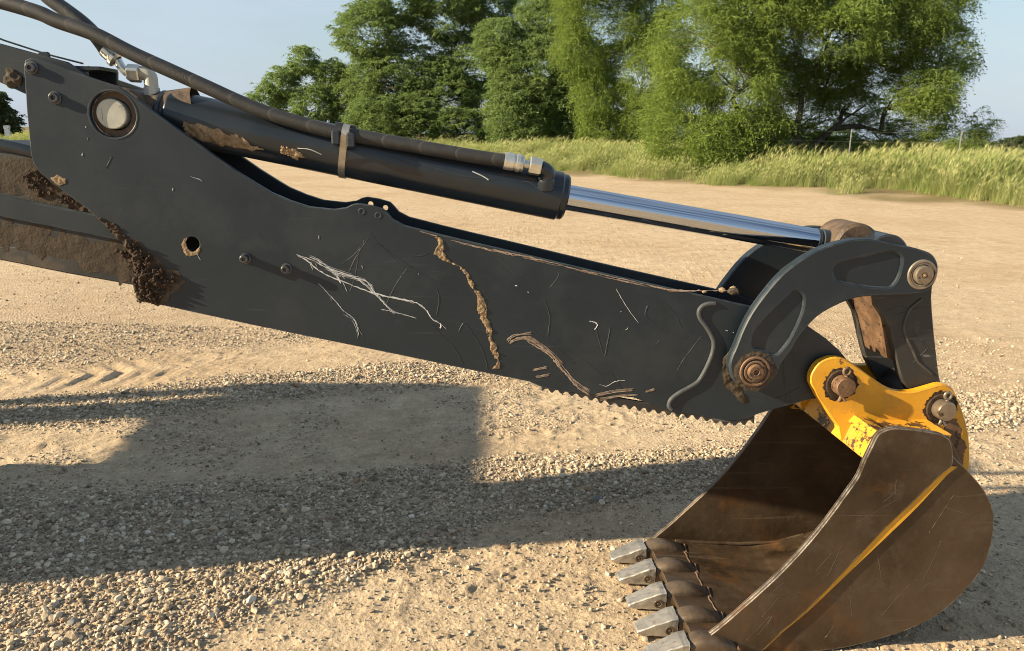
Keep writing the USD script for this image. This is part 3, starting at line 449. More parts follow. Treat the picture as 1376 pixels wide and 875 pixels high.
# upper lever plate with its square tube
up_ = P('upper')
lever = obj('lever_arm', plate(rounded(up_[[0, 1, 2, 4, 5, 6, 7, 8]], 0.004), 0.04, 0.055, 0.002), 'paint', mach)
obj('tube_wall', plate(rounded([tuple(up_[2]+(-.002, .0)), tuple(up_[3]), tuple(up_[4]), (up_[2][0], up_[2][1]-0.05)], 0.003), 0.15, 0.162, 0.002), 'paint_gloss', lever)
obj('tube_wall', box((up_[2][0]-0.02, 0.055, up_[2][1]-0.012), (up_[3][0], 0.16, up_[3][1]+0.000), 0.004), 'paint_gloss', lever)
obj('mud_smear', lump([(-1.22, 1.53), (-1.185, 1.505), (-1.175, 1.47), (-1.20, 1.478), (-1.23, 1.49)], 0.039, 0.01, 0.004, 31, 0.01, 60, 0.012), 'mud_film', lever)
obj('cable', tube(np.array([(-1.5, 0.06, 1.700), (up_[1][0], 0.06, up_[1][1]+.009), (up_[2][0]-.05, 0.06, up_[2][1]+.017), (up_[2][0]+.03, 0.06, up_[2][1]-.002)]), 0.0022, 8), 'paint_gloss', lever)
obj('stop_lug', box((up_[2][0]-.065, 0.042, up_[2][1]+.002), (up_[2][0]-.04, 0.053, up_[2][1]+.022), 0.003), 'paint_gloss', lever)

# ---- bucket cylinder
A0, B0, B1 = P('barrel'); NA = 0.11
a3, b3 = np.array([A0[0], NA, A0[1]]), np.array([B0[0], NA, B0[1]]); ax = (b3-a3)/np.linalg.norm(b3-a3); LB = np.linalg.norm(b3-a3); RB = 0.0645
barrel = obj('hydraulic_cylinder', lathe(a3, b3, [(0, 0.03), (0, 0.056), (0.006, 0.060), (0.012, 0.060), (0.016, 0.055), (0.022, 0.055), (0.026, RB-0.003), (0.032, RB), (LB-0.004, RB), (LB, RB-0.003), (LB, 0.0605), (LB+0.012, 0.0605), (LB+0.017, 0.056), (LB+0.017, 0.036)], 64), 'paint_gloss', mach)
re = P('rodeye')[0]; r1 = P('rod')[2]; rs = b3 + ax*0.0; rend = np.array([r1[0], NA, r1[1]+0.0005])
LR = np.linalg.norm(rend-rs)
obj('rod', lathe(rs, rend, [(0, 0.0347), (LR-0.035, 0.0347), (LR-0.035, 0.0347)], 64), 'chrome', barrel, label='shiny chrome piston rod')
obj('rod_collar', lathe(rend - (rend-rs)/LR*0.037, rend, [(0, 0.03), (0, 0.0355), (0.008, 0.036), (0.009, 0.034), (0.015, 0.034), (0.016, 0.037), (0.034, 0.037), (0.036, 0.03)], 40), 'paint_gloss', barrel)
obj('rod_eye', [ncyl((re[0]-0.028, re[1]-0.004), 0.045, 0.175, 0.064, 0.008), lathe(rend, np.array([re[0]-0.028, NA, re[1]]), [(0, 0.036), (0.05, 0.042)], 32)], 'rust_dark', barrel, label='rusty muddy eye at the end of the rod')
obj('base_eye', [ncyl(pin0, 0.045, 0.175, 0.066, 0.004), lathe(np.array([pin0[0]+0.02, NA, pin0[1]-0.005]), a3+ax*0.002, [(0, 0.058), (0.09, 0.052), (0.15, 0.050)], 40)], 'rust_dark', barrel)
def ringpt(s, ang, r): # point on the barrel surface; ang from straight up towards the camera
    x = np.array([0, -1.0, 0]); y = np.cross(x, ax); y = y if y[2] > 0 else -y
    return a3 + ax*s + r*(math.sin(ang)*x + math.cos(ang)*y)
# clamp band round barrel and hose
cl = P('clamp')[0]; sc = (cl[0]-a3[0])/ax[0]
hose = P('hose1'); hz = 0.045
def band(s, r, w, t, n_=60):
    x = np.array([0, -1.0, 0]); y = np.cross(x, ax); y = y if y[2] > 0 else -y
    hc = np.array([np.interp(cl[0], hose[:, 0], hose[:, 0]), hz, np.interp(cl[0], hose[:, 0], hose[:, 1])]) - (a3+ax*s)
    c2 = np.array([hc@x, hc@y]); gm = sg.Point(0, 0).buffer(r, 48).union(sg.Point(*c2).buffer(0.0225, 24)).convex_hull
    o = np.array(gm.buffer(t).exterior.coords)[:-1]; i = np.array(gm.exterior.coords)[:-1]
    V = []; F = []
    def put(ring, sh): return np.array([a3 + ax*(s+sh) + q[0]*x + q[1]*y for q in ring])
    from shapely.geometry import LinearRing
    K = 72; lo = LinearRing(o); li = LinearRing(i)
    oo = np.array([lo.interpolate(k/K, True).coords[0] for k in range(K)]); ii = np.array([li.interpolate(li.project(sg.Point(*q))).coords[0] for q in oo])
    V = np.vstack([put(oo, -w/2), put(oo, w/2), put(ii, w/2), put(ii, -w/2)]); k = np.arange(K); j = (k+1) % K
    for a, b in ((0, 1), (1, 2), (2, 3), (3, 0)): F += [np.stack([a*K+k, b*K+k, b*K+j], 1), np.stack([a*K+k, b*K+j, a*K+j], 1)]
    m = tm(V, np.vstack(F)); m.fix_normals(); return m
obj('hose_clamp', band(sc, RB+0.001, 0.017, 0.0022), 'galv', barrel, label='metal strap clamp round cylinder and hose')
hcl = ringpt(sc, 0.88, RB)
for dx in (-0.024, 0.012):
    c = np.array([cl[0]+dx, 0, 0]); z0 = np.interp(cl[0]+dx, hose[:, 0], hose[:, 1])
    obj('clamp_block', box((c[0], hz-0.028, z0-0.032), (c[0]+0.02, hz+0.02, z0+0.004), 0.004), 'paint_gloss', barrel)
zt = np.interp(cl[0], hose[:, 0], hose[:, 1])
obj('clamp_bolt', tube(np.array([(cl[0]-0.018, hz+0.012, zt+0.022), (cl[0]+0.034, hz+0.012, zt+0.013)]), 0.007, 10), 'bolt', barrel)
# port elbow on the barrel
hf = P('hose1fit'); HN = hz
elb = np.array([(hf[4][0], HN, hf[4][1]), (hf[5][0], HN+.002, hf[5][1]-.001), (hf[5][0]+.008, HN+.004, hf[5][1]-.012), (hf[6][0]+.002, HN+.012, hf[6][1]-.002)])
obj('port_elbow', [tube(curve(elb, 6), 0.0185, 18), lathe((hf[6][0]+.002, HN+.006, hf[6][1]+.012), (hf[6][0]+.003, HN+.014, hf[6][1]-.012), [(0, 0.0), (0, 0.021), (0.006, 0.0235), (0.026, 0.0245)], 24)], 'paint_gloss', barrel)
# dried mud under the barrel
for k, (s0, s1, a_, w) in enumerate(((0.06, 0.26, 1.95, 0.020), (0.30, 0.36, 1.95, 0.012))):
    pts = []
    base = lump([(s0, -w), (s1*.7+s0*.3, -w*1.2), (s1, -w*.4), (s1*.6+s0*.4, w*.8), (s0, w)], 0, 0.006, 0.003, 50+k, 0.008, 60, 0.012)
    v = base.vertices.copy(); base.vertices = np.array([ringpt(0.02+p[0], a_ - p[2]/RB, RB - p[1]) for p in v]); base.fix_normals()
    cr = crumbs([(p[0], p[1]) for p in ((s0, -w*.8), (s0*.5+s1*.5, -w), (s1, -w*.3), (s1*.6+s0*.4, w*.7), (s0, w*.8))], 0, 90, .002, .0055, 50+k); cv = cr.vertices; cr.vertices = np.array([ringpt(0.02+p[0], a_ - p[2]/RB, RB - p[1]) for p in cv])
    cr.fix_normals(); obj('mud_smear', [base, cr], 'mud_dry', barrel, smooth=50)
for k, pts in enumerate((((0.80, 1.25), (0.83, 1.36), (0.845, 1.45)), ((0.63, 1.3), (0.70, 1.42), (0.78, 1.5), (0.86, 1.38)), ((0.93, 1.3), (0.95, 1.2), (0.99, 1.5)), ((0.60, 1.35), (0.66, 1.55)), ((0.36, 1.75), (0.39, 1.7), (0.42, 1.8)))):
    q = curve([(s, a) for s, a in pts], 6); obj('scratch', tube(np.array([ringpt(s, a, RB) for s, a in q]), 0.0011 if k else 0.0016, 6), 'scratch' if k in (0, 4) else 'scratch_faint', barrel)

# ---- hoses
h3 = curve(np.c_[hose[:, 0], np.full(len(hose), HN), hose[:, 1]], 8)
h3 = np.vstack([[(-3.3, 0.11, 1.80), (-2.6, 0.1, 1.9), (-1.9, 0.07, 1.80), (-1.6, HN+.01, 1.748)], h3[0:]])
h3 = curve(h3[::2], 4)
ho1 = obj('hydraulic_hose', tube(h3, 0.0174, 20), 'hose', mach, label='long black hydraulic hose clamped along the cylinder')
def axis_seq(parent, a, b, n_, items):
    a3_, b3_ = np.array([a[0], n_, a[1]]), np.array([b[0], n_, b[1]]); L = np.linalg.norm(b3_-a3_)
    return lathe(a3_, b3_, [(s*L, r) for s, r in items], 28)
obj('ferrule', axis_seq(ho1, hf[0], hf[2], HN, [(-.02, .019), (-.02, .0215), (0.05, 0.0225), (0.45, .0225), (.47, .0205), (.6, .0205), (.62, .0235), (.78, .0235), (.80, .0205), (.95, .0205), (1, .017), (1, .011)]), 'zinc', ho1)
obj('stem', axis_seq(ho1, hf[2], hf[3], HN, [(-.1, .0115), (1.2, .0115)]), 'zinc', ho1)
hx_a, hx_b = np.array([hf[3][0], HN, hf[3][1]]), np.array([hf[4][0], HN, hf[4][1]])
def hexbar(a, b, r):
    d = (b-a)/np.linalg.norm(b-a); x, y = frame(d); L = np.linalg.norm(b-a); V = []
    for s, rr in ((0, r*.9), (0.003, r), (L-0.003, r), (L, r*.9)):
        for k in range(6): V.append(a + d*s + rr*(math.cos(k*math.pi/3+.3)*x + math.sin(k*math.pi/3+.3)*y))
    return trimesh.convex.convex_hull(np.array(V))
obj('nut', hexbar(hx_a, hx_b, 0.0235), 'zinc', ho1, smooth=20)
g2 = P('hose2'); h2 = np.vstack([[(-3.3, 0.15, 1.85), (-2.6, 0.16, 1.95), (-1.8, .13, 1.93), (-1.4, .105, 1.86)], np.c_[g2[:, 0], np.full(len(g2), 0.1), g2[:, 1]]])
ho2 = obj('hydraulic_hose', tube(curve(h2, 7), 0.0175, 18), 'hose', mach, label='second black hydraulic hose curving down to the silver elbow fitting')
f2 = P('hose2fit')
obj('ferrule', axis_seq(ho2, f2[0], f2[2], 0.1, [(-.05, .0175), (-.05, .019), (.1, .0195), (.5, .0195), (.55, .0175), (.62, .0175), (.66, .0235), (.9, .0235), (.94, .016), (1, .012)]), 'zinc', ho2)
obj('bent_tube', tube(curve(np.c_[f2[2:6][:, 0], np.full(4, .1), f2[2:6][:, 1]], 6), 0.0105, 14), 'zinc', ho2)
obj('nut', hexbar(np.array([f2[4][0]+.004, .1, f2[4][1]-.002]), np.array([f2[5][0]+.018, .1, f2[5][1]]), 0.0225), 'zinc', ho2, smooth=20)
el2 = np.array([(f2[5][0]+.015, .1, f2[5][1]), (f2[6][0], .1, f2[6][1]+.001), (f2[7][0]-.004, .1, f2[7][1]-.003), (f2[7][0]-.002, .1, f2[7][1]-.02), (f2[8][0]+.002, .1, f2[8][1])])
obj('elbow', [tube(curve(el2, 6), 0.0165, 18), lathe((f2[8][0]+.002, .1, f2[8][1]+.012), (f2[8][0]+.002, .1, f2[8][1]-.02), [(0, 0), (0, .018), (.002, .0205), (.03, .0205)], 8)], 'pale_steel', ho2)

# ---- guide links (curved levers) on both sides of the arm
gl = curve(P('glink'), 4, True); kA, kB = curve(P('pocketA'), 4, True), curve(P('pocketB'), 4, True); lp = P('link_pins')
for (n0, n1, s) in ((-0.045, -0.012, 1), (W+0.012, W+0.045, -1)):
    m1 = plate(gl, n0, n0+0.008, 0.003, [inset(ring_fix(kA), -0.001), inset(ring_fix(kB), -0.001)], back=False, hb=0.0048) if s > 0 else plate(gl, n0, n1, 0.003)
    m2 = plate(gl, n0+0.008, n1, 0.0015) if s > 0 else None
    k1 = obj('guide_link', [m for m in (m1, m2) if m is not None], 'paint', mach, label='curved guide link on the near side' if s > 0 else 'curved guide link on the far side')
    if s > 0:
        c = lp[1]; obj('pin', lathe((c[0], n0, c[1]), (c[0], n0-1, c[1]), [(-.02, .040), (.002, .040), (.004, .038), (.004, .034), (.001, .0325), (.001, .031), (.003, .030), (.003, .028), (0, .027), (0, .0255), (.012, .0245), (.014, .022), (.014, .009), (.011, .008), (.011, .0)], 48), 'pin_steel', k1, label='worn steel pin with a grease nipple')
        obj('grease_nipple', lathe((c[0], n0-.011, c[1]), (c[0], n0-1, c[1]), [(0, .006), (.004, .005), (.005, .003), (.009, .003), (.010, 0)], 16), 'rust', k1)
        c = lp[0]; obj('pin', lathe((c[0], n0, c[1]), (c[0], n0-1, c[1]), [(-.02, .042), (.003, .042), (.005, .040), (.005, .036), (.001, .034), (.001, .031), (.005, .029), (.005, .025), (.002, .024), (.002, .022), (.012, .021), (.014, .018), (.014, .008), (.008, .007), (.008, 0)], 48), 'rust', k1, label='rusty pin at the foot of the guide link')
        obj('mud_smear', lump(np.vstack([circle(c, 0.058, 28)]), n0-.0004, 0.002, 0.0025, 61, 0.01, 110, 0.007), 'mud_film', k1)
obj('link_spacer', [ncyl((lp[0][0], lp[0][1]), -0.012, W+0.012, 0.045, 0.002)], 'rust', mach)
obj('link_spacer', [ncyl((re[0]+0.028, re[1]-0.022), -0.010, W+0.010, 0.060, 0.004)], 'paint_gloss', mach)
# ---- bucket link
hk = curve(P('hlink'), 3, True); hk2 = P('hlink')
hl_ = obj('bucket_link', [plate(hk, 0.0, 0.026, 0.003)], 'paint_dirty', mach, label='dark bucket link with muddy front face')
obj('link_plate', plate(hk, W-0.026, W, 0.003), 'paint_dirty', hl_)
L0 = hk2[[0, 8+5-1, 11, 10]]
web = [(hk2[0][0]+0.012, hk2[0][1]+0.02), (hk2[12][0]+0.012, hk2[12][1]), (hk2[11][0]+0.012, hk2[11][1]+.035), (hk2[11][0]+.07, hk2[11][1]+.05), (hk2[0][0]+0.085, hk2[0][1]+.02)]
obj('web', plate(web, 0.05, W-0.05, 0.004), 'mud_film', hl_)
wl = curve(np.array([(hk2[0][0]+.004, hk2[0][1]), (hk2[12][0]+.004, hk2[12][1]), (hk2[11][0]+.006, hk2[11][1])]), 5)
obj('front_strip', plate(np.vstack([wl, (wl+np.array([.014, 0]))[::-1]]), 0.045, W-0.028, 0.003), 'rust', hl_, label='rusty tan front strip of the link')
obj('boss', [ncyl(lp[1], -0.008, W+0.008, 0.056, 0.003), ncyl(P('ear_pins')[1], 0.0, W, 0.050, 0.003)], 'paint_dirty', hl_)
hr = curve(P('hridge'), 6); obj('weld_bead', tube(np.c_[hr[:, 0], np.full(len(hr), 0.0), hr[:, 1]], 0.004, 8), 'paint_dirty', hl_)

ls = []
for k in range(26):
    u, z = rg.uniform(0.98, 1.16), rg.uniform(0.74, 1.0); a_ = rg.uniform(-1.2, 1.2); l_ = rg.uniform(.02, .07); q = [(u+l_*t*math.cos(a_), z+l_*t*math.sin(a_)+.004*math.sin(3*t+k)) for t in (0, .4, .7, 1)]
    if all(sg.Polygon(hk).buffer(-.008).contains(sg.Point(*c_)) for c_ in q): ls.append(ribbon(q, rg.uniform(.0006, .0016), -0.0002, 4, k))
obj('scuff', ls, 'scratch_faint', hl_, smooth=False, kind='stuff')
# ---- bucket
BN0, BN1 = -0.16, 0.388
sc_ = P('sidecut'); sb = P('sideback')
scp = sg.Polygon(np.vstack([curve(sc_, 3, True)])).buffer(0); sbp = sg.Polygon(np.vstack([curve(sb, 5), P('strip_u')[::-1]])).buffer(0)
full = scp.buffer(0.001).union(sbp.buffer(0.001)).buffer(0.01).buffer(-0.01)
full = full if full.geom_type == 'Polygon' else max(full.geoms, key=lambda g: g.area)
fullr = np.array(full.exterior.simplify(0.0006).coords)[:-1]; scr_ = np.array(scp.exterior.simplify(0.0006).coords)[:-1]
fp = P('frontplate')
back = curve(sb[1:], 5); back = back[back[:, 0] > 0.52] if False else back
prof = np.vstack([[(1.145, 0.640), (1.18, 0.60)], back, [(0.70, 0.020), (0.50, 0.040)]])
prof = prof[~((prof[:, 0] < 0.80) & (prof[:, 1] < 0.0))]
prof = prof[(prof[:, 0] > 0.80) | (np.arange(len(prof)) >= len(prof)-2)]
prof = curve(np.vstack([prof[:-2][::2], prof[-2:]]), 3)
d = np.gradient(prof, axis=0); d /= np.linalg.norm(d, axis=1, keepdims=True); nl = np.stack([d[:, 1], -d[:, 0]], 1)   # to the inside
cen = np.array([0.95, 0.35]); nl *= np.sign(np.sum((cen-prof)*nl, 1))[:, None]
shell = np.vstack([prof + nl*0.001, (prof + nl*0.015)[::-1]])
bucket = obj('bucket', plate(shell, BN0+.011, BN1, 0.001), 'bucket_in', mach, smooth=40, label='worn brown steel digging bucket with yellow hanger ears')
obj('side_plate', plate(fullr, BN0, BN0+0.009, 0.0012), 'bucket', bucket)
obj('side_plate', plate(fullr, BN1, BN1+0.010, 0.002), 'bucket_in', bucket)
obj('side_cutter', plate(scr_, BN0-0.009, BN0, 0.0015), 'bucket', bucket, label='thick bright edged side cutter plate')
obj('side_cutter', plate(scr_, BN1+0.010, BN1+0.020, 0.002), 'bucket', bucket)
su, sl = P('strip_u'), P('strip_l')
stp = np.vstack([curve(su, 4), curve(sl, 4)[::-1]])
obj('paint_strip', plate(stp, BN0-0.006, BN0+0.001, 0.003), 'yellow_strip', bucket, label='strip of yellow paint left along the side')
wr = []
fpg = sg.Polygon(fullr).buffer(-0.03)
for k in range(70):
    u, z = rg.uniform(0.55, 1.28), rg.uniform(0.03, 0.66); a_ = rg.choice([0.75, 0.95, -0.35, 1.45]) + rg.normal(0, .3); l_ = rg.uniform(.02, .13); q = [(u+l_*t*math.cos(a_)+.004*math.sin(2.2*t+k), z+l_*t*math.sin(a_)) for t in (0, .35, .7, 1)]
    up_side = all(scp.buffer(-.012).contains(sg.Point(*c_)) for c_ in q); low_side = all(fpg.contains(sg.Point(*c_)) and not scp.buffer(.02).contains(sg.Point(*c_)) for c_ in q)
    if up_side or low_side: wr.append(ribbon(q, rg.uniform(.0005, .0015), (BN0-.009 if up_side else BN0)-.0002, 5, k, .0002))
obj('wear_mark', wr, 'wear', bucket, smooth=False, kind='stuff')
# front top plate and its bevelled bar
f0, f1 = fp[0], fp[1]; dv = (f1-f0)/np.linalg.norm(f1-f0); nv = np.array([dv[1], -dv[0]])
obj('front_plate', plate(np.array([f0, f0+nv*0.014, f1+nv*0.014, f1]), BN0+.013, BN1-.001, 0.001), 'yellow_worn', bucket)
obj('front_bar', plate(np.array([f1-nv*0.012-dv*.018, f1-nv*.004+dv*.006, f1+nv*0.03+dv*.012, f1+nv*.03-dv*.012]), BN0+.013, BN1-.001, 0.003), 'yellow_worn', bucket)
obj('top_plate', plate(np.array([(f1[0]+.01, f1[1]-.012), (1.155, 0.640), (1.15, 0.626), (f1[0]+.014, f1[1]-.028)]), BN0+.013, BN1-.001, 0.001), 'yellow_worn', bucket)
# ears
er = curve(P('ear')[:24], 3); er = np.vstack([er, P('ear')[24:]]); er = rounded(er, 0.003)
ep = P('ear_pins')
for n0, n1 in ((-0.032, -0.004), (W+0.004, W+0.032)):
    e1 = obj('ear', plate(er, n0, n1, 0.003), 'yellow', bucket, label='bright yellow hanger ear' if n0 < 0 else None)
lower = sg.Polygon(er).intersection(sg.box(1.19, 0.4, 1.4, 0.66)); lower = lower.buffer(-0.016)
obj('ear_wear', lump(lower, -0.0322, 0.0006, 0.0025, 71, 0.01, 70, 0.016), 'rust', bucket)
for k, c in enumerate(ep):
    obj('washer', lathe((c[0], -0.032, c[1]), (c[0], -1, c[1]), [(-.004, .042), (.002, .041), (.004, .039), (.004, .03)], 40), 'mud_dark', bucket)
    obj('pivot_pin', lathe((c[0], -0.032, c[1]), (c[0], -1, c[1]), [(-.2, .028), (.028, .028), (.034, .025), (.035, 0)], 40), 'rust' if k == 0 else 'pin_steel', bucket, label='rusty hanger pin end')
    cp = [(c[0]+.006, -0.050, c[1]+.050), (c[0]-.002, -0.050, c[1]+.046), (c[0]+.004, -0.050, c[1]+.030), (c[0], -0.05, c[1]), (c[0]-.004, -0.05, c[1]-.030), (c[0]-.010, -0.052, c[1]-.042)]
    lo = [(c[0]+.004+.009*math.sin(t), -0.050, c[1]+.042+.010*math.cos(t)) for t in np.linspace(0, 2*np.pi, 14)]
    obj('split_pin', [tube(curve(np.array(cp[2:]), 4), 0.0045, 8), tube(np.array(lo), 0.0038, 8, False), tube(np.array([(c[0]-.002, -.05, c[1]-.028), (c[0]+.008, -.053, c[1]-.043)]), .0042, 8)], 'pin_steel' if k else 'rust', bucket)
obj('pin_grime', lump(circle((ep[0][0], ep[0][1]), 0.050, 24), -0.0322, 0.0006, 0.0025, 72, 0.01, 150, 0.007), 'mud_dark', bucket)
obj('pin_grime', lump(circle((ep[1][0], ep[1][1]), 0.050, 24), -0.0322, 0.0006, 0.0025, 73, 0.01, 150, 0.007), 'mud_dark', bucket)
# teeth, adapters, lip weld
tooth_n = [0.34, 0.215, 0.08, -0.05, -0.165]
for k, tn in enumerate(tooth_n):
    bk, tp_ = 0.480, 0.366; w0, w1 = 0.034, 0.026
    pts = []
    for (u, w, zb, zt) in ((bk, w0, 0.008, 0.066), (bk-0.02, w0, 0.007, 0.063), (tp_+0.012, w1, 0.008, 0.028), (tp_, w1-.003, 0.014, 0.022)):
        for sgn in (-1, 1):
            pts += [(u, tn+sgn*w, zb+.004), (u, tn+sgn*(w-.004), zb), (u, tn+sgn*(w-.001), zt-.003), (u, tn+sgn*(w-.004), zt)]
    hull = trimesh.convex.convex_hull(np.array(pts)).subdivide().subdivide().subdivide(); hv = hull.vertices
    hull.vertices = hv + 0.0022*np.stack([meshkit.fbm(hv*70+k*9+q*5, 2, q)-.5 for q in range(3)], 1)*2*np.array([1, .8, 1]) + np.array([.006*(meshkit.noise(np.array([k*3.7, 0, 0]), 5)-.5), 0, 0])*((bk-hv[:, :1])/.1)
    obj('tooth', hull, 'tooth', bucket, smooth=38, label='bright worn bucket tooth')
    obj('retainer_pin', [lathe((bk-.024, tn-w0+.001, 0.030), (bk-.024, tn-1, 0.030), [(0, .0135), (.003, .013), (.003, .009), (.0015, .0085), (.0015, .004), (.003, .0035), (.003, 0)], 24)], 'cast', bucket)
    q = np.array([(0.484, 0.029, 0.006, 0.060), (0.50, 0.032, 0.008, 0.070), (0.525, 0.033, 0.010, 0.076), (0.56, 0.031, 0.014, 0.071), (0.595, 0.027, 0.016, 0.058), (0.615, 0.022, 0.018, 0.044), (0.622, 0.012, 0.018, 0.034)])
    V = []; K = 16
    for (u, w, zb, zt) in q:
        a = np.linspace(0, 2*np.pi, K, endpoint=False); ce, se = np.cos(a), np.sin(a)
        V.append(np.c_[np.full(K, u), tn + w*np.sign(ce)*np.abs(ce)**.5, (zb+zt)/2 + (zt-zb)/2*np.sign(se)*np.abs(se)**.6])
    V = np.vstack(V); F = []; i = np.arange(K); j = (i+1) % K
    for r in range(len(q)-1): F += [np.stack([r*K+i, r*K+j, (r+1)*K+j], 1), np.stack([r*K+i, (r+1)*K+j, (r+1)*K+i], 1)]
    ad = tm(V, np.vstack(F)); ad.fix_normals(); obj('tooth_adapter', ad, 'cast', bucket, smooth=50)
    obj('adapter_weld', [tube(curve(np.array([(0.622+.004*s, tn+s*0.026, 0.042) for s in (-1, -.3, .4, 1)]), 4), 0.004, 8)], 'rust', bucket)
lipw = np.array([(0.612+0.001*math.sin(t*31)+0.0012*math.sin(t*83), BN0+.015+t*(BN1-BN0-.03), 0.046) for t in np.linspace(0, 1, 60)])
obj('lip_weld', tube(lipw - (0, 0, 0.0035), 0.0032, 8), 'rust', bucket)
obj('corner_weld', tube(np.array([(u, BN1-.001, z) for u, z in [(0.60, .045), (.7, .037), (.82, .03), (.95, .032), (1.05, .06)]]), 0.006, 8), 'bucket_in', bucket)
# dried smears of paint inside the bucket
obj('inner_paint', lump(np.array([(0.96, 0.655), (0.90, 0.575), (0.93, 0.56), (1.0, 0.54), (1.08, 0.56), (1.12, 0.62)]), BN1-.0008, 0.0008, 0.006, 81, 0.02, 24, 0.05), 'yellow_worn', bucket)

# ---- the rest of the machine, left of the picture: tower, cab, chassis and wheels
chs = obj('chassis', [box((-9.2, -0.05, 0.55), (-4.22, 0.75, 1.15), 0.03), box((-9.6, -0.02, 1.15), (-7.9, 0.72, 1.65), 0.06)], 'paint', mach)
obj('stabiliser', [box((-4.6, -0.25, 0.1), (-4.35, -0.06, 1.0), 0.02), box((-4.75, -0.35, 0.02), (-4.2, -0.05, 0.08), 0.01)], 'paint', mach)
obj('stabiliser', [box((-4.6, 0.76, 0.1), (-4.35, 0.95, 0.6), 0.02), box((-4.75, 0.75, 0.02), (-4.2, 1.05, 0.08), 0.01)], 'paint', mach)
cab = obj('cab', [box((-7.25, -0.43, 0.9), (-6.2, 1.17, 1.22), 0.02)], 'yellow', mach)
for u in (-7.2, -6.25):
    for n in (-0.40, 1.12): obj('cab_post', box((u-.05, n-.05, 1.2), (u+.05, n+.05, 2.49), 0.01), 'paint', cab)
obj('roof', box((-7.28, -0.46, 2.47), (-6.14, 1.20, 2.59), 0.03), 'yellow', cab)
obj('rear_header', box((-6.24, -0.43, 1.90), (-6.16, 1.17, 2.485), 0.01), 'paint', cab)
for a, b in ((-0.43, 0.0), (0.15, 0.44), (0.97, 1.17)): obj('rear_panel', box((-6.235, a, 1.21), (-6.165, b, 1.91), 0.01), 'paint', cab)
obj('window_bar', box((-6.23, -0.01, 1.74), (-6.17, 0.16, 1.80), 0.005), 'paint', cab)
for u, n0, n1, r in ((-5.35, -0.42, -0.06, 0.62), (-5.35, 0.76, 1.12, 0.62), (-8.7, -0.30, -0.06, 0.48), (-8.7, 0.76, 1.0, 0.48)):
    wh = obj('wheel', lathe((u, n0, r-0.01), (u, n1, r-0.01), [(0.02, r*.55), (0, r*.8), (0.04, r*.96), (0.08, r), (n1-n0-.08, r), (n1-n0-.04, r*.96), (n1-n0, r*.8), (n1-n0-.02, r*.55)], 40), 'tyre', mach)
    obj('rim', lathe((u, n0+.03, r-0.01), (u, n1-.03, r-0.01), [(0, 0), (0.03, r*.3), (0.0, r*.5), (0.0, r*.56), (n1-n0-.06, r*.56), (n1-n0-.06, 0)], 32), 'yellow', wh)

# ================================================================== THE GROUND
from numpy import interp
def tracks(x, y): return -(x+0.23)*0.43 + (y-2.63)*0.90, (x+0.23)*0.90 + (y-2.63)*0.43     # across, along the wheel tracks
EDGE = np.array([(60, -45), (22, 4), (11.06, 18.1), (6.9, 23.7), (2.2, 30.5), (-3.0, 42), (-10, 52), (-22, 62), (-40, 70), (-70, 78), (-400, 85)])
def sdist(x, y):
    """Distance behind the front edge of the grass (positive in the grass)."""
    X = np.asarray(x, float); Y = np.asarray(y, float); best = np.full(X.shape, 1e9); sgn = np.ones(X.shape)
    for a, b in zip(EDGE[:-1], EDGE[1:]):
        d = b-a; L2 = d@d; t = np.clip(((X-a[0])*d[0]+(Y-a[1])*d[1])/L2, 0, 1); dx, dy = X-(a[0]+t*d[0]), Y-(a[1]+t*d[1]); q = np.hypot(dx, dy)
        cr = d[0]*dy - d[1]*dx; k = q < best; best = np.where(k, q, best); sgn = np.where(k, np.where(cr < 0, 1, -1), sgn)
    return best*sgn
def sm(a, b, x): t = np.clip((x-a)/(b-a), 0, 1); return t*t*(3-2*t)
def gravel(x, y):
    v, s = tracks(x, y); n = meshkit.fbm(np.stack([x*1.1, y*1.1, 0*x], -1), 4, 3); m = meshkit.fbm(np.stack([x*4, y*4, 0*x+5], -1), 3, 9)
    v = v + 0.35*(n-0.5)
    wide = np.clip(0.36 - 0.25*(s-0.2), 0.10, 0.78); lo = -0.16 - 0.30*np.clip(-s+0.1, 0, 1.2)
    g = 1.0*sm(lo-0.10, lo+0.06, v)*(1-sm(wide, wide+0.3, v))
    g = np.maximum(g, 0.95*sm(1.50, 1.66, v)*(1-sm(1.95, 2.15, v))*(1-sm(1.4, 2.6, s)))
    g = np.maximum(g, (0.50 - 0.30*sm(0.0, 2.0, s))*sm(2.5, 3.0, v)*(1 - 0.6*sm(5.5, 9, y)))
    g = np.maximum(g, 0.16*(1-sm(-0.2, 0.0, v)) + 0.04)
    rr = sm(0.15, 0.5, s)*(1-sm(2.6, 3.2, v)); g = np.maximum(g, 0.22*rr*sm(0.9, 1.4, s))
    g = np.maximum(g, 0.30*sm(.6, .9, v)*(1-sm(1.5, 1.7, v))*sm(.45, .6, m))
    return np.clip(g*(0.6 + 0.85*m), 0, 1)
